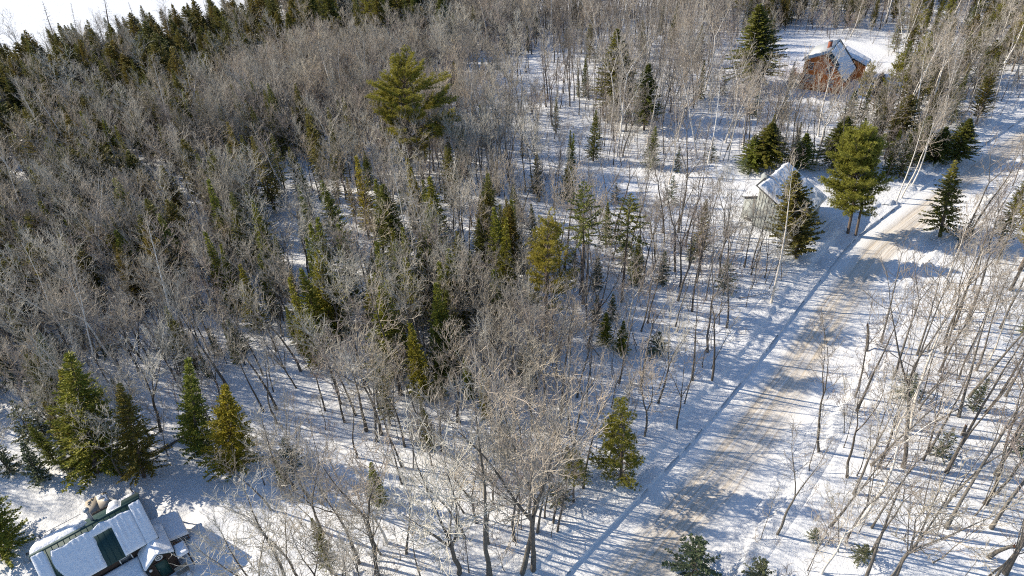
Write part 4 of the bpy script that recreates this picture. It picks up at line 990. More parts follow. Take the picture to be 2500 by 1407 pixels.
random.seed(5)
TOPX = {(262, 1190): 192, (222, 1150): 178, (352, 1165): 305, (500, 1128): 466, (585, 1175): 592, (150, 1010): 128, (110, 985): 62, (28, 1385): 5, (108, 1190): 58, (95, 1096): 35,
        (118, 1075): 80, (1003, 432): 985, (1507, 285): 1508, (1572, 318): 1585, (1850, 215): 1858, (1424, 742): 1420, (1518, 738): 1540, (1335, 835): 1338, (1512, 1225): 1515,
        (2068, 578): 2108, (1935, 668): 1945, (2292, 585): 2328, (192, 745): 150, (650, 690): 645, (905, 815): 900, (1880, 755): 1952, (2205, 1140): 2330, (2222, 1050): 2370,
        (2000, 1115): 2020, (2090, 1005): 2160, (142, 128): 105, (272, 100): 255, (195, 118): 172}
HANDS = [
 ('bigpine', 0, (1003, 432), 165, 'pine_tree', 'broad old white pine towering over the bare wood', 'pine', 1.22),
 ('spruce', 3, (1507, 285), 70, 'spruce_tree', 'tall dark spruce alone among bare trees beyond the open glade', 'spruce', 1.44),
 ('spruce', 3, (1572, 318), 155, 'spruce_tree', 'smaller olive spruce beside the tall dark spruce beyond the glade', 'spruce', 1.42),
 ('spruce', 3, (1850, 215), 8, 'spruce_tree', 'tall olive spruce behind bare trees on the stair side of the orange house', 'spruce', 1.95),
 ('high', 0, (1424, 742), 445, 'spruce_tree', 'spruce with sparse high crown on a bare dark trunk, glade edge', 'spruce', 1.0),
 ('high', 1, (1518, 738), 472, 'spruce_tree', 'flat-layered spruce on a bare pole trunk in the open glade', 'spruce', 1.05),
 ('pine', 0, (1335, 835), 535, 'pine_tree', 'shaggy green pine with a crooked base beside the open glade', 'pine', 0.95),
 ('conepine', 0, (1512, 1225), 980, 'pine_tree', 'dense green pine leaning over the snowbank of the road', 'pine', 1.05),
 ('olivepine', 0, (2068, 578), 338, 'pine_tree', 'rounded olive pine on two trunks between grey house and road', 'pine', 1.0),
 ('cedar', 0, (1935, 668), 425, 'cedar_tree', 'dense brownish cedar hiding the road side of the grey house', 'cedar', 1.95),
 ('spruce', 1, (2292, 585), 398, 'spruce_tree', 'brownish ragged spruce at the roadside opposite the driveway mouth', 'spruce', 1.76),
 ('fir', 0, (262, 1190), 900, 'fir_tree', 'big yellow-green fir just behind the hot tub', 'fir', 1.42),
 ('fir', 1, (222, 1150), 925, 'fir_tree', 'slim yellow-green fir pressed against the big fir behind the hot tub', 'fir', 1.2),
 ('spruce', 0, (352, 1165), 960, 'spruce_tree', 'dark shaded spruce on the shady side of the big yellow-green fir', 'spruce', 1.30),
 ('fir', 1, (500, 1128), 893, 'fir_tree', 'narrow deep-green fir at the edge of the ploughed dip', 'fir', 1.32),
 ('fir', 0, (585, 1175), 955, 'fir_tree', 'full yellow-green fir beside the narrow deep-green fir', 'fir', 1.35),
 ('fir', 0, (150, 1010), 835, 'fir_tree', 'dull green fir rising from snow uphill of the hot tub firs', 'fir', 1.23),
 ('spruce', 1, (110, 985), 868, 'spruce_tree', 'thin dark spruce next to the dull green fir', 'spruce', 1.32),
 ('fir', 0, (28, 1385), 1190, 'fir_tree', 'dark bushy fir off the end of the plank deck', 'fir', 1.38),
 ('spruce', 0, (-40, 1300), 1060, 'spruce_tree', 'dark spruce in the corner beyond the heat pump', 'spruce', 1.0),
 ('small', 0, (108, 1190), 1090, 'spruce_tree', 'young green spruce on the snow between hot tub and dark fir', 'spruce', 1.2),
 ('small', 1, (95, 1096), 985, 'spruce_tree', 'young loose spruce on a bare stem near the hot tub firs', 'spruce', 1.0),
 ('small', 1, (118, 1075), 1000, 'spruce_tree', 'lowest young spruce in the snow patch near the hot tub firs', 'spruce', 1.2),
 ('small', 0, (185, 1165), 1100, 'spruce_tree', 'knee of a young spruce at the foot of the big fir', 'spruce', 1.2),
 ('cedar', 0, (192, 745), 585, 'cedar_tree', 'golden cedar standing among leaning bare trunks', 'cedar', 1.0),
 ('cedar', 2, (205, 770), 690, 'cedar_tree', 'short golden cedar at the foot of the golden cedar', 'cedar', 1.2),
 ('cedar', 1, (650, 690), 555, 'cedar_tree', 'olive cedar at the edge of the snowy gap in the wood', 'cedar', 1.1),
 ('fir', 1, (905, 815), 680, 'fir_tree', 'bright yellow-green fir in the middle of the bare wood', 'fir', 1.2),
 ('fir', 1, (590, 720), 625, 'fir_tree', 'green fir beside the olive cedar', 'fir', 1.4),
 ('fir', 0, (730, 850), 750, 'fir_tree', 'leafy green fir half hidden by twigs near the wood centre', 'fir', 0.9),
 ('fir', 1, (745, 870), 775, 'fir_tree', 'small green fir below the half hidden fir', 'fir', 1.2),
 ('spruce', 0, (1040, 790), 640, 'spruce_tree', 'deep green spruce in the thick of the wood toward the glade', 'spruce', 1.40),
 ('spruce', 0, (1130, 700), 565, 'spruce_tree', 'deep green spruce next to bare poles toward the glade', 'spruce', 1.40),
 ('fir', 0, (830, 800), 700, 'fir_tree', 'dark green fir neighbouring the bright yellow-green fir', 'fir', 1.0),
 ('fir', 0, (1075, 985), 915, 'fir_tree', 'low spreading green fir among whitish twigs', 'fir', 1.6),
 ('fir', 1, (512, 925), 845, 'fir_tree', 'golden tip of a fir among pale twigs above the narrow fir', 'fir', 0.9),
 ('fir', 1, (925, 660), 590, 'fir_tree', 'small golden fir at the foot of a bare trunk', 'fir', 0.8),
 ('small', 0, (1455, 800), 722, 'spruce_tree', 'young bluish spruce in the glade, taller of a pair', 'spruce', 1.1),
 ('small', 0, (1492, 790), 718, 'spruce_tree', 'young bluish spruce in the glade, mate of the pair', 'spruce', 1.1),
 ('fir', 0, (1475, 850), 765, 'fir_tree', 'bushy dark fir clump in front of the bluish spruces', 'fir', 1.3),
 ('fir', 0, (1515, 870), 785, 'fir_tree', 'bushy brown-green fir beside the dark clump', 'fir', 1.3),
 ('small', 1, (1600, 880), 810, 'spruce_tree', 'low dark spruce between glade and road', 'spruce', 1.5),
 ('small', 0, (1560, 665), 605, 'spruce_tree', 'small green spruce among poles near the flat-layered spruce', 'spruce', 1.2),
 ('small', 1, (1675, 1470), 1312, 'fir_tree', 'bushy dark evergreen on the far verge of the road', 'fir', 1.3),
 ('small', 1, (1840, 1450), 1365, 'fir_tree', 'low evergreen tuft on the far verge of the road', 'fir', 1.3),
 ('small', 1, (1980, 1330), 1290, 'spruce_tree', 'small rusty-tinged spruce under the forked roadside birch', 'spruce', 1.3),
 ('small', 1, (2090, 1385), 1330, 'spruce_tree', 'low shaggy spruce under bare limbs across the road', 'spruce', 1.5),
 ('fir', 1, (930, 1240), 1130, 'fir_tree', 'dark green fir behind a pale leaning trunk', 'fir', 1.4),
 ('fir', 1, (697, 1190), 1120, 'fir_tree', 'small green fir tangled in grey twigs', 'fir', 1.3),
 ('pine', 1, (1400, 1230), 1105, 'pine_tree', 'thin dull pine among trunks near the ploughed ledge', 'pine', 1.1),
 ('small', 1, (1365, 1255), 1180, 'spruce_tree', 'drooping young spruce beside trunks near the ploughed ledge', 'spruce', 1.4),
 # dark row behind the grey house
 ('fir', 0, (1832, 425), 330, 'spruce_tree', 'dark spruce behind the chimney of the grey house', 'spruce', 2.51),
 ('spruce', 3, (1868, 412), 300, 'spruce_tree', 'second dark spruce in the row behind the grey house', 'spruce', 2.51),
 ('fir', 0, (1950, 420), 325, 'spruce_tree', 'yellow-green spruce over the roof of the grey house', 'spruce', 2.61),
 ('spruce', 3, (2035, 410), 285, 'spruce_tree', 'dark spruce behind the rounded olive pine', 'spruce', 2.27),
 ('spruce', 1, (2062, 330), 218, 'spruce_tree', 'dark spruce in front of the orange house corner', 'spruce', 1.75),
 ('small', 1, (1735, 400), 350, 'spruce_tree', 'small spruce at the snow heap by the grey house', 'spruce', 1.2),
 ('small', 1, (1815, 430), 385, 'spruce_tree', 'small snowy spruce next to the snow heap by the grey house', 'spruce', 1.3),
 ('small', 0, (1930, 205), 150, 'spruce_tree', 'little spruce at the foot of the brown stair', 'spruce', 0.8),
 ('small', 1, (1910, 290), 250, 'spruce_tree', 'small spruce on the snow below the orange house', 'spruce', 1.0),
 ('spruce', 3, (2330, 400), 290, 'spruce_tree', 'dark spruce at the bend of the road', 'spruce', 2.10),
 ('spruce', 3, (2280, 405), 310, 'spruce_tree', 'dark spruce behind white birches at the bend', 'spruce', 2.10),
 ('spruce', 3, (2235, 390), 285, 'spruce_tree', 'dark shaded spruce behind birches by the driveway mouth', 'spruce', 2.10),
 ('pine', 0, (2490, 660), 440, 'pine_tree', 'dark pine across the road from the driveway mouth', 'pine', 1.44),
 ('spruce', 1, (2435, 600), 420, 'spruce_tree', 'reddish-brown thin spruce across the road from the bend', 'spruce', 1.1),
 ('pine', 0, (918, 130), -30, 'pine_tree', 'pale green pine at the back of the wood', 'pine', 1.0),
 ('spruce', 0, (1002, 120), -20, 'spruce_tree', 'dark spruce next to the pale green pine at the back', 'spruce', 0.9),
 ('spruce', 0, (1055, 90), -60, 'spruce_tree', 'dark spruce at the back of the wood, tree-width from the pale pine', 'spruce', 1.0),
 ('thin', 0, (142, 128), 5, 'spruce_tree', 'gaunt leaning spruce standing tall against the snow field', 'spruce', 1.3),
 ('thin', 0, (272, 100), -8, 'spruce_tree', 'wide-armed gaunt pine-like spruce against the snow field', 'spruce', 1.9),
 ('thin', 1, (195, 118), 8, 'spruce_tree', 'spindly bare-sided spruce against the snow field', 'spruce', 0.9),
 ('thin', 1, (30, 165), 15, 'spruce_tree', 'ragged grey spruce at the corner of the snow field', 'spruce', 1.2),
 ('thin', 0, (345, 95), 5, 'spruce_tree', 'grey dense-topped spruce on the snow field edge', 'spruce', 1.2),
 ('thin', 0, (440, 75), 5, 'spruce_tree', 'small-tipped grey spruce on the snow field edge', 'spruce', 1.1),
]
for kd, vr, bs, ty, nm, lb, ct, wd in HANDS:
    hand(kd, vr, bs, ty, nm, lb, ct, wd)

# bare trees placed by hand along the road and by the houses: kind, variant, base, top row, tilt, label
BH = [
 ('birch', 0, (1880, 755), 410, (0.0, 0.03), 'pale bare tree standing in front of the brownish cedar'),
 ('hardwood', 12, (2205, 1140), 640, (0.0, -0.04), 'thick rough-barked tree with a pale crown across the road'),
 ('birch', 3, (2222, 1050), 640, (0.0, -0.05), 'white-topped birch with a tan crown across the road'),
 ('hardwood', 11, (2000, 1115), 790, (0, 0), 'lone forked bare tree on the verge opposite the snowbank'),
 ('hardwood', 10, (2090, 1005), 700, (0, -0.06), 'leaning pale-stemmed tree across the road'),
 ('hardwood', 13, (2180, 925), 620, (0, -0.05), 'straight bare tree leaning from the road verge'),
 ('hardwood', 10, (2240, 865), 600, (0, 0.0), 'rough dark straight trunk across the road'),
 ('hardwood', 12, (2065, 1325), 1090, (0, -0.05), 'bare tree spreading low over the snow across the road'),
 ('birch', 1, (2005, 1400), 1150, (0, -0.1), 'thin white birch leaning beside the low rusty spruce'),
 ('hardwood', 11, (1895, 1310), 1040, (0, 0.0), 'dark forked tree at the edge of the road verge'),
 ('hardwood', 2, (2150, 1440), 1100, (0, 0), 'large many-limbed bare tree with tan inner limbs'),
 ('hardwood', 10, (2310, 1290), 900, (0, 0.0), 'slanting grey trunk in the open stand across the road'),
 ('hardwood', 13, (2420, 1290), 880, (0, 0), 'long slanting trunk in the open stand across the road'),
 ('hardwood', 14, (2430, 1160), 760, (0, 0), 'brown slanting trunk far across the road'),
 ('hardwood', 10, (2310, 1155), 780, (0, 0), 'dark slanting trunk among the open stand'),
 ('hardwood', 8, (2455, 1400), 980, (0, 0), 'reddish-twigged trunk at the open stand edge'),
 ('birch', 0, (2345, 760), 560, (0, -0.02), 'white birch leaning over the far verge by the bend'),
 ('birch', 2, (2310, 690), 470, (0, 0.05), 'many-forked white birch opposite the driveway'),
 ('birch', 0, (2185, 500), 270, (0, -0.05), 'slim birch at the driveway mouth, first of the trio'),
 ('birch', 1, (2198, 488), 250, (0, -0.03), 'slim birch at the driveway mouth, forked one of the trio'),
 ('birch', 3, (2222, 462), 240, (0, -0.02), 'slim birch at the driveway mouth, tallest of the trio'),
 ('hardwood', 13, (1735, 945), 640, (0, 0.0), 'grey straight tree on the snow left of the ploughed ledge'),
 ('hardwood', 11, (1728, 860), 560, (0, -0.05), 'forked dark tree near the ploughed ledge'),
 ('hardwood', 14, (1690, 930), 660, (0.0, -0.05), 'tree leaning away from the road near the ledge'),
 ('hardwood', 12, (1652, 1058), 860, (0, 0), 'dark many-forked tree at the road bank'),
 ('hardwood', 4, (1570, 1080), 850, (0, 0), 'gnarled low-forked tree near the leaning green pine'),
 ('hardwood', 2, (1300, 1400), 900, (0, 0), 'large pale-twigged tree by the ledge at the road foot'),
 ('hardwood', 1, (1270, 1412), 910, (0, 0.0), 'twin-leader tree beside the large pale-twigged tree'),
 ('hardwood', 7, (1120, 1400), 980, (0, 0), 'bushy pale-twigged tree near the foot of the road'),
 ('hardwood', 5, (1195, 1408), 960, (0, 0), 'round-crowned pale tree near the foot of the road'),
 ('hardwood', 1, (918, 1405), 1060, (0, 0.08), 'rough double trunk leaning over open snow beside the wood'),
 ('birch', 0, (945, 1325), 1040, (0, 0.08), 'thin pale leaning trunk in front of a dark fir'),
 ('hardwood', 6, (880, 900), 640, (0, 0), 'white-limbed tree behind green firs'),
 ('hardwood', 1, (1120, 640), 410, (0, 0), 'pale twin tree over the snowy gap in the wood'),
 ('hardwood', 0, (935, 620), 360, (0, 0.1), 'dark long leaning trunk over the snowy gap'),
 ('hardwood', 4, (500, 420), 240, (0, 0), 'silvery spreading tree among the cedars'),
 ('hardwood', 2, (640, 720), 560, (0, 0), 'white-twigged wide tree behind the olive cedar'),
 ('hardwood', 12, (1660, 700), 430, (0, 0), 'dark vase-shaped tree in the glade before the grey house'),
 ('hardwood', 11, (1690, 760), 480, (0, 0), 'tall vase-shaped tree in the glade'),
]
for kd, vr, bs, ty, tl, lb in BH:
    hand(kd, vr, bs, ty, {'birch': 'birch_tree', 'hardwood': 'bare_tree'}[kd], lb, {'birch': 'birch', 'hardwood': 'bare tree'}[kd], None, None, tl)

# broken snags and logs
def snag(px, py, h, lean, label):
    x, y, z = spot(px, py); rs = np.random.RandomState(int(px))
    e = empty('broken_snag', (x, y, z), rs.rand() * 6)
    m = MB(); p = np.array([[0, 0, -0.2], [lean * .3, 0, h * .4], [lean * .7, 0.05, h * .8], [lean, 0, h]]); m.tube(p, [.2, .17, .15, .13], 8); m.build('stem', M['bark'], e, True)
    for k in range(5):
        a = rs.rand() * 6.28; m = MB(); q = p[3] + np.array([math.cos(a) * .08, math.sin(a) * .08, -.05]); m.tube([q, q + np.array([0.02, 0, rs.uniform(.2, .6)])], [.05, .01], 3); m.build('splinter', M['brownwood'], e)
    PLANTED.append((x, y)); tag(e, label, 'snag')
snag(2115, 865, 4.2, 0.9, 'splintered dead snag with torn reddish wood across the road')
snag(2412, 1360, 3.4, 1.2, 'short broken trunk leaning in the open stand across the road')
snag(2350, 1062, 1.2, 0.1, 'knee-high broken stump across the road')
def log(px, py, L, az, label):
    x, y, z = spot(px, py); e = empty('fallen_log', (x, y, z + 0.12), az); rs = np.random.RandomState(int(px) + 3)
    m = MB(); m.tube([(0, 0, 0), (L * .5, .1, .08), (L, 0, .22)], [.15, .12, .07], 7); m.build('stem', M['bark'], e, True)
    for k in range(4):
        t = rs.uniform(.3, .95); m = MB(); p = np.array([L * t, 0, .15]); m.tube([p, p + np.array([.4, rs.uniform(-.6, .6), rs.uniform(.2, .7)])], [.03, .01], 4); m.build('branch_stub', M['bark'], e)
    PLANTED.append((x, y)); tag(e, label, 'log')
log(925, 600, 5.0, 0.1, 'fallen dark log on snow under the long leaning trunk')
log(390, 1105, 4.0, 0.7, 'fallen dark log at the rim of the ploughed dip')
log(1640, 1105, 3.2, 2.0, 'short fallen log on the road bank')

# ------------------------------------------------------------------ the rest of the wood
def inpoly(px, py, poly):
    poly = np.array(poly, float); ins = np.zeros(len(px), bool); j = len(poly) - 1
    for i in range(len(poly)):
        xi, yi = poly[i]; xj, yj = poly[j]
        c = ((yi > py) != (yj > py)) & (px < (xj - xi) * (py - yi) / (yj - yi + 1e-12) + xi)
        ins ^= c; j = i
    return ins
FIELD = [(-3000, -900), (-3000, 330), (-200, 205), (0, 165), (180, 128), (300, 105), (450, 78), (560, 45), (640, 5), (800, -900)]
LOT_BL = [(-400, 1195), (140, 1170), (330, 1190), (400, 1130), (505, 1125), (545, 1215), (620, 1270), (720, 1300), (820, 1330), (640, 1480), (700, 2400), (-400, 2400)]
LOT_BL2 = [(-200, 880), (120, 1010), (180, 1190), (-200, 1200)]
LOT_G = [(1670, 440), (1760, 400), (1830, 425), (2000, 425), (2120, 455), (2230, 455), (2240, 530), (2130, 600), (2000, 660), (1860, 640), (1790, 570), (1690, 520)]
LOT_O = [(1800, 200), (1850, 140), (1950, 95), (2110, 100), (2190, 150), (2190, 230), (2095, 245), (2080, 320), (1985, 320), (1900, 250), (1800, 240)]
LAWN_O = [(1700, 250), (1760, 110), (1900, 60), (2200, 60), (2260, 240), (2150, 330), (1950, 380), (1800, 300)]
TRAIL = [(1370, 280), (1450, 275), (1470, 400), (1560, 410), (1680, 430), (1690, 520), (1560, 560), (1430, 540), (1370, 420)]
GAP = [(660, 500), (900, 520), (1000, 560), (960, 640), (700, 660), (640, 590)]
CEDARS = [(-600, 420), (-600, 220), (0, 160), (300, 100), (560, 40), (720, -60), (800, 80), (620, 230), (480, 330), (150, 420)]
CEDAR2 = [(-600, 420), (0, 420), (330, 380), (500, 320), (520, 700), (300, 800), (0, 850), (-600, 850)]
DARKTOP = [(560, 50), (700, -80), (1140, -80), (1110, 130), (780, 185), (600, 205)]
GREENMID = [(560, 640), (900, 560), (1260, 560), (1260, 800), (1000, 1010), (660, 960), (560, 800)]
DARKLEFT = [(420, 360), (860, 330), (900, 520), (640, 560), (420, 560)]
FRONT = [(480, 830), (900, 900), (1330, 820), (1470, 1000), (1400, 1200), (1330, 1330), (1240, 1420), (820, 1400), (700, 1290), (590, 1200), (560, 1100)]
TOPRIGHT = [(1780, -300), (2900, -300), (2900, 330), (2320, 420), (2210, 430), (2050, 330), (2000, 300), (2210, 230), (2200, 90), (2000, 60), (1780, 90)]
rs = np.random.RandomState(11)
def candidates(cell):
    xs = np.arange(-215, 215, cell); ys = np.arange(8, 300, cell)
    x, y = np.meshgrid(xs, ys); x = x.ravel() + rs.uniform(-.48, .48, x.size) * cell; y = y.ravel() + rs.uniform(-.48, .48, y.size) * cell
    px, py, dep = proj(x, y, SNOW)
    ok = (dep > 5) & (px > -520) & (px < 2900) & (py > -75) & (py < np.where(px > 1700, 1530, 1900)) & (y > 14)
    return x[ok], y[ok], px[ok], py[ok], dep[ok]
def common_clear(x, y, px, py):
    s, w = road_s(x, y)
    bad = ((s > -2.9) & (s < w + 2.2)) | (drive_d(x, y) < 3.4) | inpoly(px, py, FIELD) | inpoly(px, py, LOT_BL) | inpoly(px, py, LOT_G) | inpoly(px, py, LOT_O)
    hu = (x - HOUSE_O[0]) * HOUSE_U[0] + (y - HOUSE_O[1]) * HOUSE_U[1]; hv = (x - HOUSE_O[0]) * HOUSE_V[0] + (y - HOUSE_O[1]) * HOUSE_V[1]
    bad |= (hu > -5) & (hu < 12) & (hv > -9) & (hv < 14)
    for gx_, gy_ in ((39.5, 87.5), (70, 141)):
        bad |= np.hypot(x - gx_, y - gy_) < 8.5
    return bad, s, w
def far_from_hands(x, y, d):
    P = np.array(PLANTED); ok = np.ones(len(x), bool)
    for i in range(0, len(x), 2000):
        dd = np.hypot(x[i:i + 2000, None] - P[None, :, 0], y[i:i + 2000, None] - P[None, :, 1]); ok[i:i + 2000] = dd.min(1) > d
    return ok
TREES = []      # dicts
def zone_density(x, y, px, py, s, w):
    d = np.full(len(x), 0.15)
    right = s > w
    mid = (~right) & (px > 1290 + 0.0 * py)
    d[mid] = 0.058
    near_r = (~right) & (s > -9); d[near_r] = np.where(px[near_r] > 1330, 0.068, 0.05)
    d[right] = 0.046
    d[right & (px > 2050) & (py < 640)] = 0.05
    d[(~right) & (px > 1250) & (py < 290)] = 0.09
    d[(~right) & (px > 1700) & (py < 420)] = 0.07
    d[inpoly(px, py, TOPRIGHT)] = 0.06
    d[inpoly(px, py, LAWN_O)] = 0.014
    d[inpoly(px, py, TRAIL)] = 0.011
    d[inpoly(px, py, GAP)] = 0.03
    d[inpoly(px, py, CEDARS)] = 0.016
    d[inpoly(px, py, DARKTOP)] = 0.018
    for pl, dv_ in ((DARKLEFT, .09), (CEDAR2, .085), (GREENMID, .07)): d[inpoly(px, py, pl)] = dv_
    d[inpoly(px, py, LOT_BL2)] = 0.012
    d[inpoly(px, py, FRONT)] = np.where(px[inpoly(px, py, FRONT)] > 980, 0.15, 0.18)
    d[(px < 700) & (py > 780) & (py < 1140)] *= 0.85
    return d
def sample(cell, densfun, kind, pick, clump=0.6, scl=(0.75, 1.15), mind=1.2, tilt=0.05):
    x, y, px, py, dep = candidates(cell)
    bad, s, w = common_clear(x, y, px, py)
    d = densfun(x, y, px, py, s, w)
    d = d * (1 + clump * 2.4 * fbm(x + 300, y + 120, 16, 2))
    ok = (~bad) & (rs.rand(len(x)) < d * cell * cell) & far_from_hands(x, y, mind)
    for k in np.nonzero(ok)[0]:
        kd, vr, sc = pick(px[k], py[k], s[k] > w[k])
        if kd is None: continue
        if inpoly(px[k:k + 1], py[k:k + 1] - 45, FIELD)[0]: sc *= 0.7
        TREES.append(dict(kind=kd, var=vr, x=x[k], y=y[k], px=px[k], py=py[k], dep=dep[k], right=bool(s[k] > w[k]), s=s[k],
                          sc=sc * rs.uniform(*scl), rz=rs.rand() * 6.28, wd=rs.uniform(0.78, 1.3) if kd != 'cedar' else rs.uniform(0.8, 1.75), tilt=tuple(rs.normal(0, tilt * ((4.0 if tilt > 0.08 else 2.2) if rs.rand() < 0.05 and tilt > 0.04 else 1.0), 2))))
def pick_bare(px, py, right):
    pb = 0.06
    if py < 430 and px > 1500: pb = 0.4
    elif right: pb = 0.08
    if rs.rand() < pb: return 'birch', rs.randint(4), 1.0
    if (right and rs.rand() < .9) or (px > 1330 and py > 60 and rs.rand() < .8): return 'hardwood', 10 + rs.randint(5), (1.0 if right else 0.86)
    return 'hardwood', rs.choice(10, p=[.12, .12, .1, .13, .08, .13, .1, .08, .08, .06]), (0.8 if not right else 1.0)
sample(2.3, zone_density, 'hardwood', pick_bare, scl=(0.68, 1.2))
def dens_sap(x, y, px, py, s, w):
    d = zone_density(x, y, px, py, s, w) * 0.75
    mid = (s < 0) & (px > 1250); d[mid] = 0.11
    d[s > w] = 0.05
    d[inpoly(px, py, FRONT)] = np.where(px[inpoly(px, py, FRONT)] > 980, 0.13, 0.16)
    d[inpoly(px, py, TRAIL)] = 0.015
    return d
sample(2.2, dens_sap, 'sapling', lambda px, py, r: ('sapling', rs.randint(5), 0.9), mind=0.8, tilt=0.09)
sample(2.0, lambda x, y, px, py, s, w: np.where(s > w, 0.07, np.where(px > 1250, 0.05, 0.03)), 'sapling', lambda px, py, r: ('sapling', (3, 4, 1)[rs.randint(3)], 0.3), mind=0.5, tilt=0.15)
def dens_con(x, y, px, py, s, w):
    d = np.full(len(x), 0.004); d[(px > 1250) & (s < 0)] = 0.009
    d[(px < 1300) & (s < 0)] = 0.028
    d[inpoly(px, py, CEDARS)] = 0.11
    d[inpoly(px, py, CEDAR2)] = 0.04
    d[inpoly(px, py, DARKTOP)] = 0.07
    d[inpoly(px, py, GREENMID)] = 0.07
    d[inpoly(px, py, DARKLEFT)] = 0.05
    d[inpoly(px, py, TOPRIGHT)] = 0.045
    d[(px > 1250) & (px < 1800) & (py < 120)] = 0.008
    return d
_memo = {}
def pick_con(px, py, right):
    a, b = np.array([px]), np.array([py])
    r = rs.rand()
    if inpoly(a, b, CEDARS)[0]:
        if r < .12: return 'thin', rs.randint(2), 0.8
        return ('cedar', (0, 1, 1, 2)[rs.randint(4)], rs.uniform(0.6, 1.0)) if r < .88 else ('spruce', rs.randint(3), 0.7)
    if inpoly(a, b, DARKTOP)[0]: return ('spruce', rs.randint(4), 1.05) if r < .7 else ('cedar', rs.randint(3), 1.0)
    if inpoly(a, b, CEDAR2)[0]: return ('cedar', rs.randint(3), 0.9) if r < .65 else ('fir', rs.randint(2), 0.85)
    if inpoly(a, b, GREENMID)[0]: return ('fir', rs.randint(2), 0.98) if r < .6 else ('spruce', rs.randint(4), 0.8)
    if inpoly(a, b, DARKLEFT)[0]: return ('spruce', rs.randint(2), 0.82)
    if inpoly(a, b, TOPRIGHT)[0]: return ('spruce', rs.randint(3), 0.62) if r < .45 else (('cedar', rs.randint(3), 0.7) if r < .8 else ('pine', rs.randint(2), 0.75))
    return ('small', rs.randint(2), 0.95) if r < .6 else (('fir', rs.randint(2), 0.6) if r < .8 else ('spruce', rs.randint(2), 0.65))
sample(2.4, dens_con, 'con', pick_con, mind=1.8, tilt=0.025)

NAMES = {'hardwood': ('bare_tree', 'bare tree'), 'birch': ('birch_tree', 'birch'), 'sapling': ('bare_sapling', 'sapling'), 'spruce': ('spruce_tree', 'spruce'), 'fir': ('fir_tree', 'fir'),
         'cedar': ('cedar_tree', 'cedar'), 'thin': ('spruce_tree', 'spruce'), 'small': ('spruce_tree', 'spruce'), 'pine': ('pine_tree', 'pine'), 'high': ('spruce_tree', 'spruce')}
PLUR = {'hardwood': 'bare hardwoods', 'birch': 'white birches', 'sapling': 'bare saplings', 'spruce': 'spruces', 'fir': 'firs', 'cedar': 'cedars', 'thin': 'gaunt spruces', 'small': 'young evergreens', 'pine': 'pines'}
CP = [inpoly]
CUT = (' towering', ' alone', ' beside', ' behind', ' with ', ' on ', ' in ', ' at ', ' among', ' standing', ' leaning', ' hiding', ' just', ' pressed', ' rising', ' next', ' off ', ' between', ' half', ' below', ' toward', ' neighbouring', ' under', ' over', ' across', ' against', ' near', ' left ', ' spreading', ' far ', ' opposite', ' by ', ',', ' tangled', ' away', ' above', ' to ', ' from ')
def chunk(lb):
    k = min([lb.find(c) for c in CUT if lb.find(c) > 0] + [len(lb)]); return lb[:k]
_cnt = {}
for q in MARKS: _cnt[chunk(q[2])] = _cnt.get(chunk(q[2]), 0) + 1
MK = [(q[0], q[1], chunk(q[2])) for q in MARKS if _cnt[chunk(q[2])] == 1 and 2 <= len(chunk(q[2]).split()) <= 5]
def place_phrase(t):
    dm, nm = min((math.hypot(t['x'] - a, t['y'] - b), c) for a, b, c in MK)
    if dm < (18 if t['y'] > 95 else 12): return 'near the ' + nm
    return zone_phrase(t)
def zone_phrase(t):
    if t['right']:
        return 'across the road' if t['py'] > 560 else 'beyond the road by its far bend'
    if math.hypot(t['x'] + 33, t['y'] - 38) < 24: return 'near the brown house'
    if math.hypot(t['x'] - 68, t['y'] - 140) < 34: return 'around the orange house'
    if math.hypot(t['x'] - 39, t['y'] - 87) < 22: return 'around the grey house'
    if t['s'] > -11: return 'by the roadside snowbank'
    if inpoly(np.array([t['px']]), np.array([t['py']]), CEDARS)[0]: return 'on the rim of the open snow field' if inpoly(np.array([t['px']]), np.array([t['py'] - 45]), FIELD)[0] else 'in the evergreen belt'
    if t['px'] > 1290 and t['py'] > 260: return 'in the open snowy glade'
    if t['y'] > 150: return 'at the back of the wood'
    if t['px'] < 1290 and t['py'] > 900: return 'at the front of the wood'
    return 'deep in the wood'
CATMAX = {'bare tree': 255, 'birch': 285, 'sapling': 290, 'spruce': 215, 'fir': 260, 'cedar': 290, 'pine': 280}
by_cat = {}
for t in TREES: by_cat.setdefault(NAMES[t['kind']][1], []).append(t)
rest = []
for cat, lst in by_cat.items():
    def key(t):
        vis = -60 < t['px'] < 2560 and -20 < t['py'] < 1560
        return (not vis, -KIND[t['kind']][t['var']][2] * t['sc'] / t['dep'])
    lst.sort(key=key)
    for k, t in enumerate(lst):
        vis = -60 < t['px'] < 2560 and -20 < t['py'] < 1560
        if k < CATMAX[cat] and vis:
            look = KIND[t['kind']][t['var']][3]; ph = place_phrase(t)
            if cat in ('cedar', 'spruce', 'fir', 'pine'): look = ('broad ' if t['wd'] > 1.3 else 'lean ' if t['wd'] < 0.9 else '') + look
            look = ('tall ' if t['sc'] > 1.02 and 'tall' not in look else 'short ' if t['sc'] < 0.78 and 'short' not in look else '') + look
            if len((look + ' ' + ph).split()) > 16: ph = zone_phrase(t)
            plant(t['kind'], t['var'], t['x'], t['y'], t['sc'], t['rz'], t['tilt'], NAMES[t['kind']][0], look + ' ' + ph, cat, PLUR[t['kind']] + ' ' + ph, t['wd'])
        else: rest.append(t)
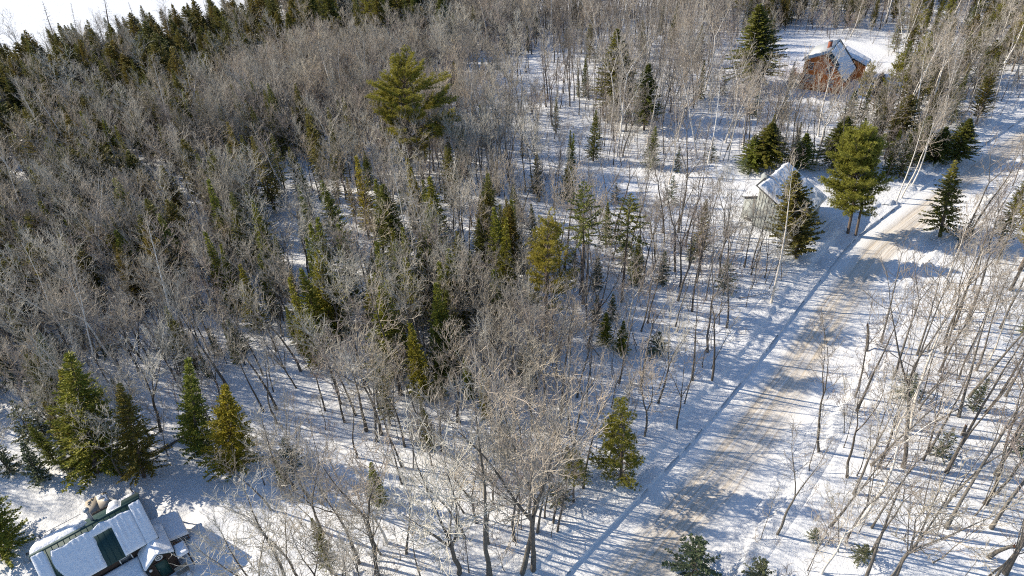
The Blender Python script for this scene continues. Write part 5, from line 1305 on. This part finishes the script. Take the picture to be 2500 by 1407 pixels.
# everything smaller, farther off or out of the frame: one mass of woodland
def woodland(name, kinds, lst):
    lst = [t for t in lst if t['kind'] in kinds]
    if not lst: return
    keys = sorted({(t['kind'], t['var']) for t in lst})
    me = bpy.data.meshes.new(name)
    xs = np.array([t['x'] for t in lst]); ys = np.array([t['y'] for t in lst]); zs = ground_z(xs, ys)
    me.from_pydata([tuple(map(float, p)) for p in np.c_[xs, ys, zs]], [], [])
    a = me.attributes.new('rot', 'FLOAT_VECTOR', 'POINT'); a.data.foreach_set('vector', np.array([[t['tilt'][0], t['tilt'][1], t['rz']] for t in lst], np.float32).ravel())
    a = me.attributes.new('scl', 'FLOAT_VECTOR', 'POINT'); a.data.foreach_set('vector', np.array([[t['sc'] * t['wd'], t['sc'] * t['wd'], t['sc']] for t in lst], np.float32).ravel())
    a = me.attributes.new('var', 'INT', 'POINT'); a.data.foreach_set('value', np.array([keys.index((t['kind'], t['var'])) for t in lst], np.int32))
    o = bpy.data.objects.new(name, me); col.objects.link(o)
    ng = bpy.data.node_groups.new(name, 'GeometryNodeTree')
    ng.interface.new_socket('Geometry', in_out='INPUT', socket_type='NodeSocketGeometry'); ng.interface.new_socket('Geometry', in_out='OUTPUT', socket_type='NodeSocketGeometry')
    gi = ng.nodes.new('NodeGroupInput'); go = ng.nodes.new('NodeGroupOutput'); jo = ng.nodes.new('GeometryNodeJoinGeometry')
    def attr(nm, ty):
        n = ng.nodes.new('GeometryNodeInputNamedAttribute'); n.data_type = ty; n.inputs['Name'].default_value = nm
        return n.outputs[0]
    rot, scl, var = attr('rot', 'FLOAT_VECTOR'), attr('scl', 'FLOAT_VECTOR'), attr('var', 'INT')
    for k, (kd, vr) in enumerate(keys):
        cmp = ng.nodes.new('FunctionNodeCompare'); cmp.data_type = 'INT'; cmp.operation = 'EQUAL'
        ng.links.new(var, cmp.inputs[2]); cmp.inputs[3].default_value = k
        for me_ in KIND[kd][vr][:2]:
            src = bpy.data.objects.new(kd + '_shape', me_)
            oi = ng.nodes.new('GeometryNodeObjectInfo'); oi.inputs['Object'].default_value = src; oi.inputs['As Instance'].default_value = True
            ins = ng.nodes.new('GeometryNodeInstanceOnPoints')
            ng.links.new(gi.outputs[0], ins.inputs['Points']); ng.links.new(cmp.outputs[0], ins.inputs['Selection']); ng.links.new(oi.outputs['Geometry'], ins.inputs['Instance'])
            e2r = ng.nodes.new('FunctionNodeEulerToRotation'); ng.links.new(rot, e2r.inputs[0]); ng.links.new(e2r.outputs[0], ins.inputs['Rotation'])
            ng.links.new(scl, ins.inputs['Scale']); ng.links.new(ins.outputs[0], jo.inputs[0])
    ng.links.new(jo.outputs[0], go.inputs[0])
    md = o.modifiers.new('woodland', 'NODES'); md.node_group = ng
    return o
tag(woodland('bare_woodland', ('hardwood', 'birch', 'sapling'), rest), 'mass of farther leafless trees filling the wood', 'woodland', None, 'stuff')
ev = woodland('evergreen_woodland', ('spruce', 'fir', 'cedar', 'pine', 'small', 'thin'), rest)
if ev: tag(ev, 'mass of farther evergreens behind the bare trees', 'evergreens', None, 'stuff')
print('TREES', {c: len(l) for c, l in by_cat.items()}, 'rest', len(rest))
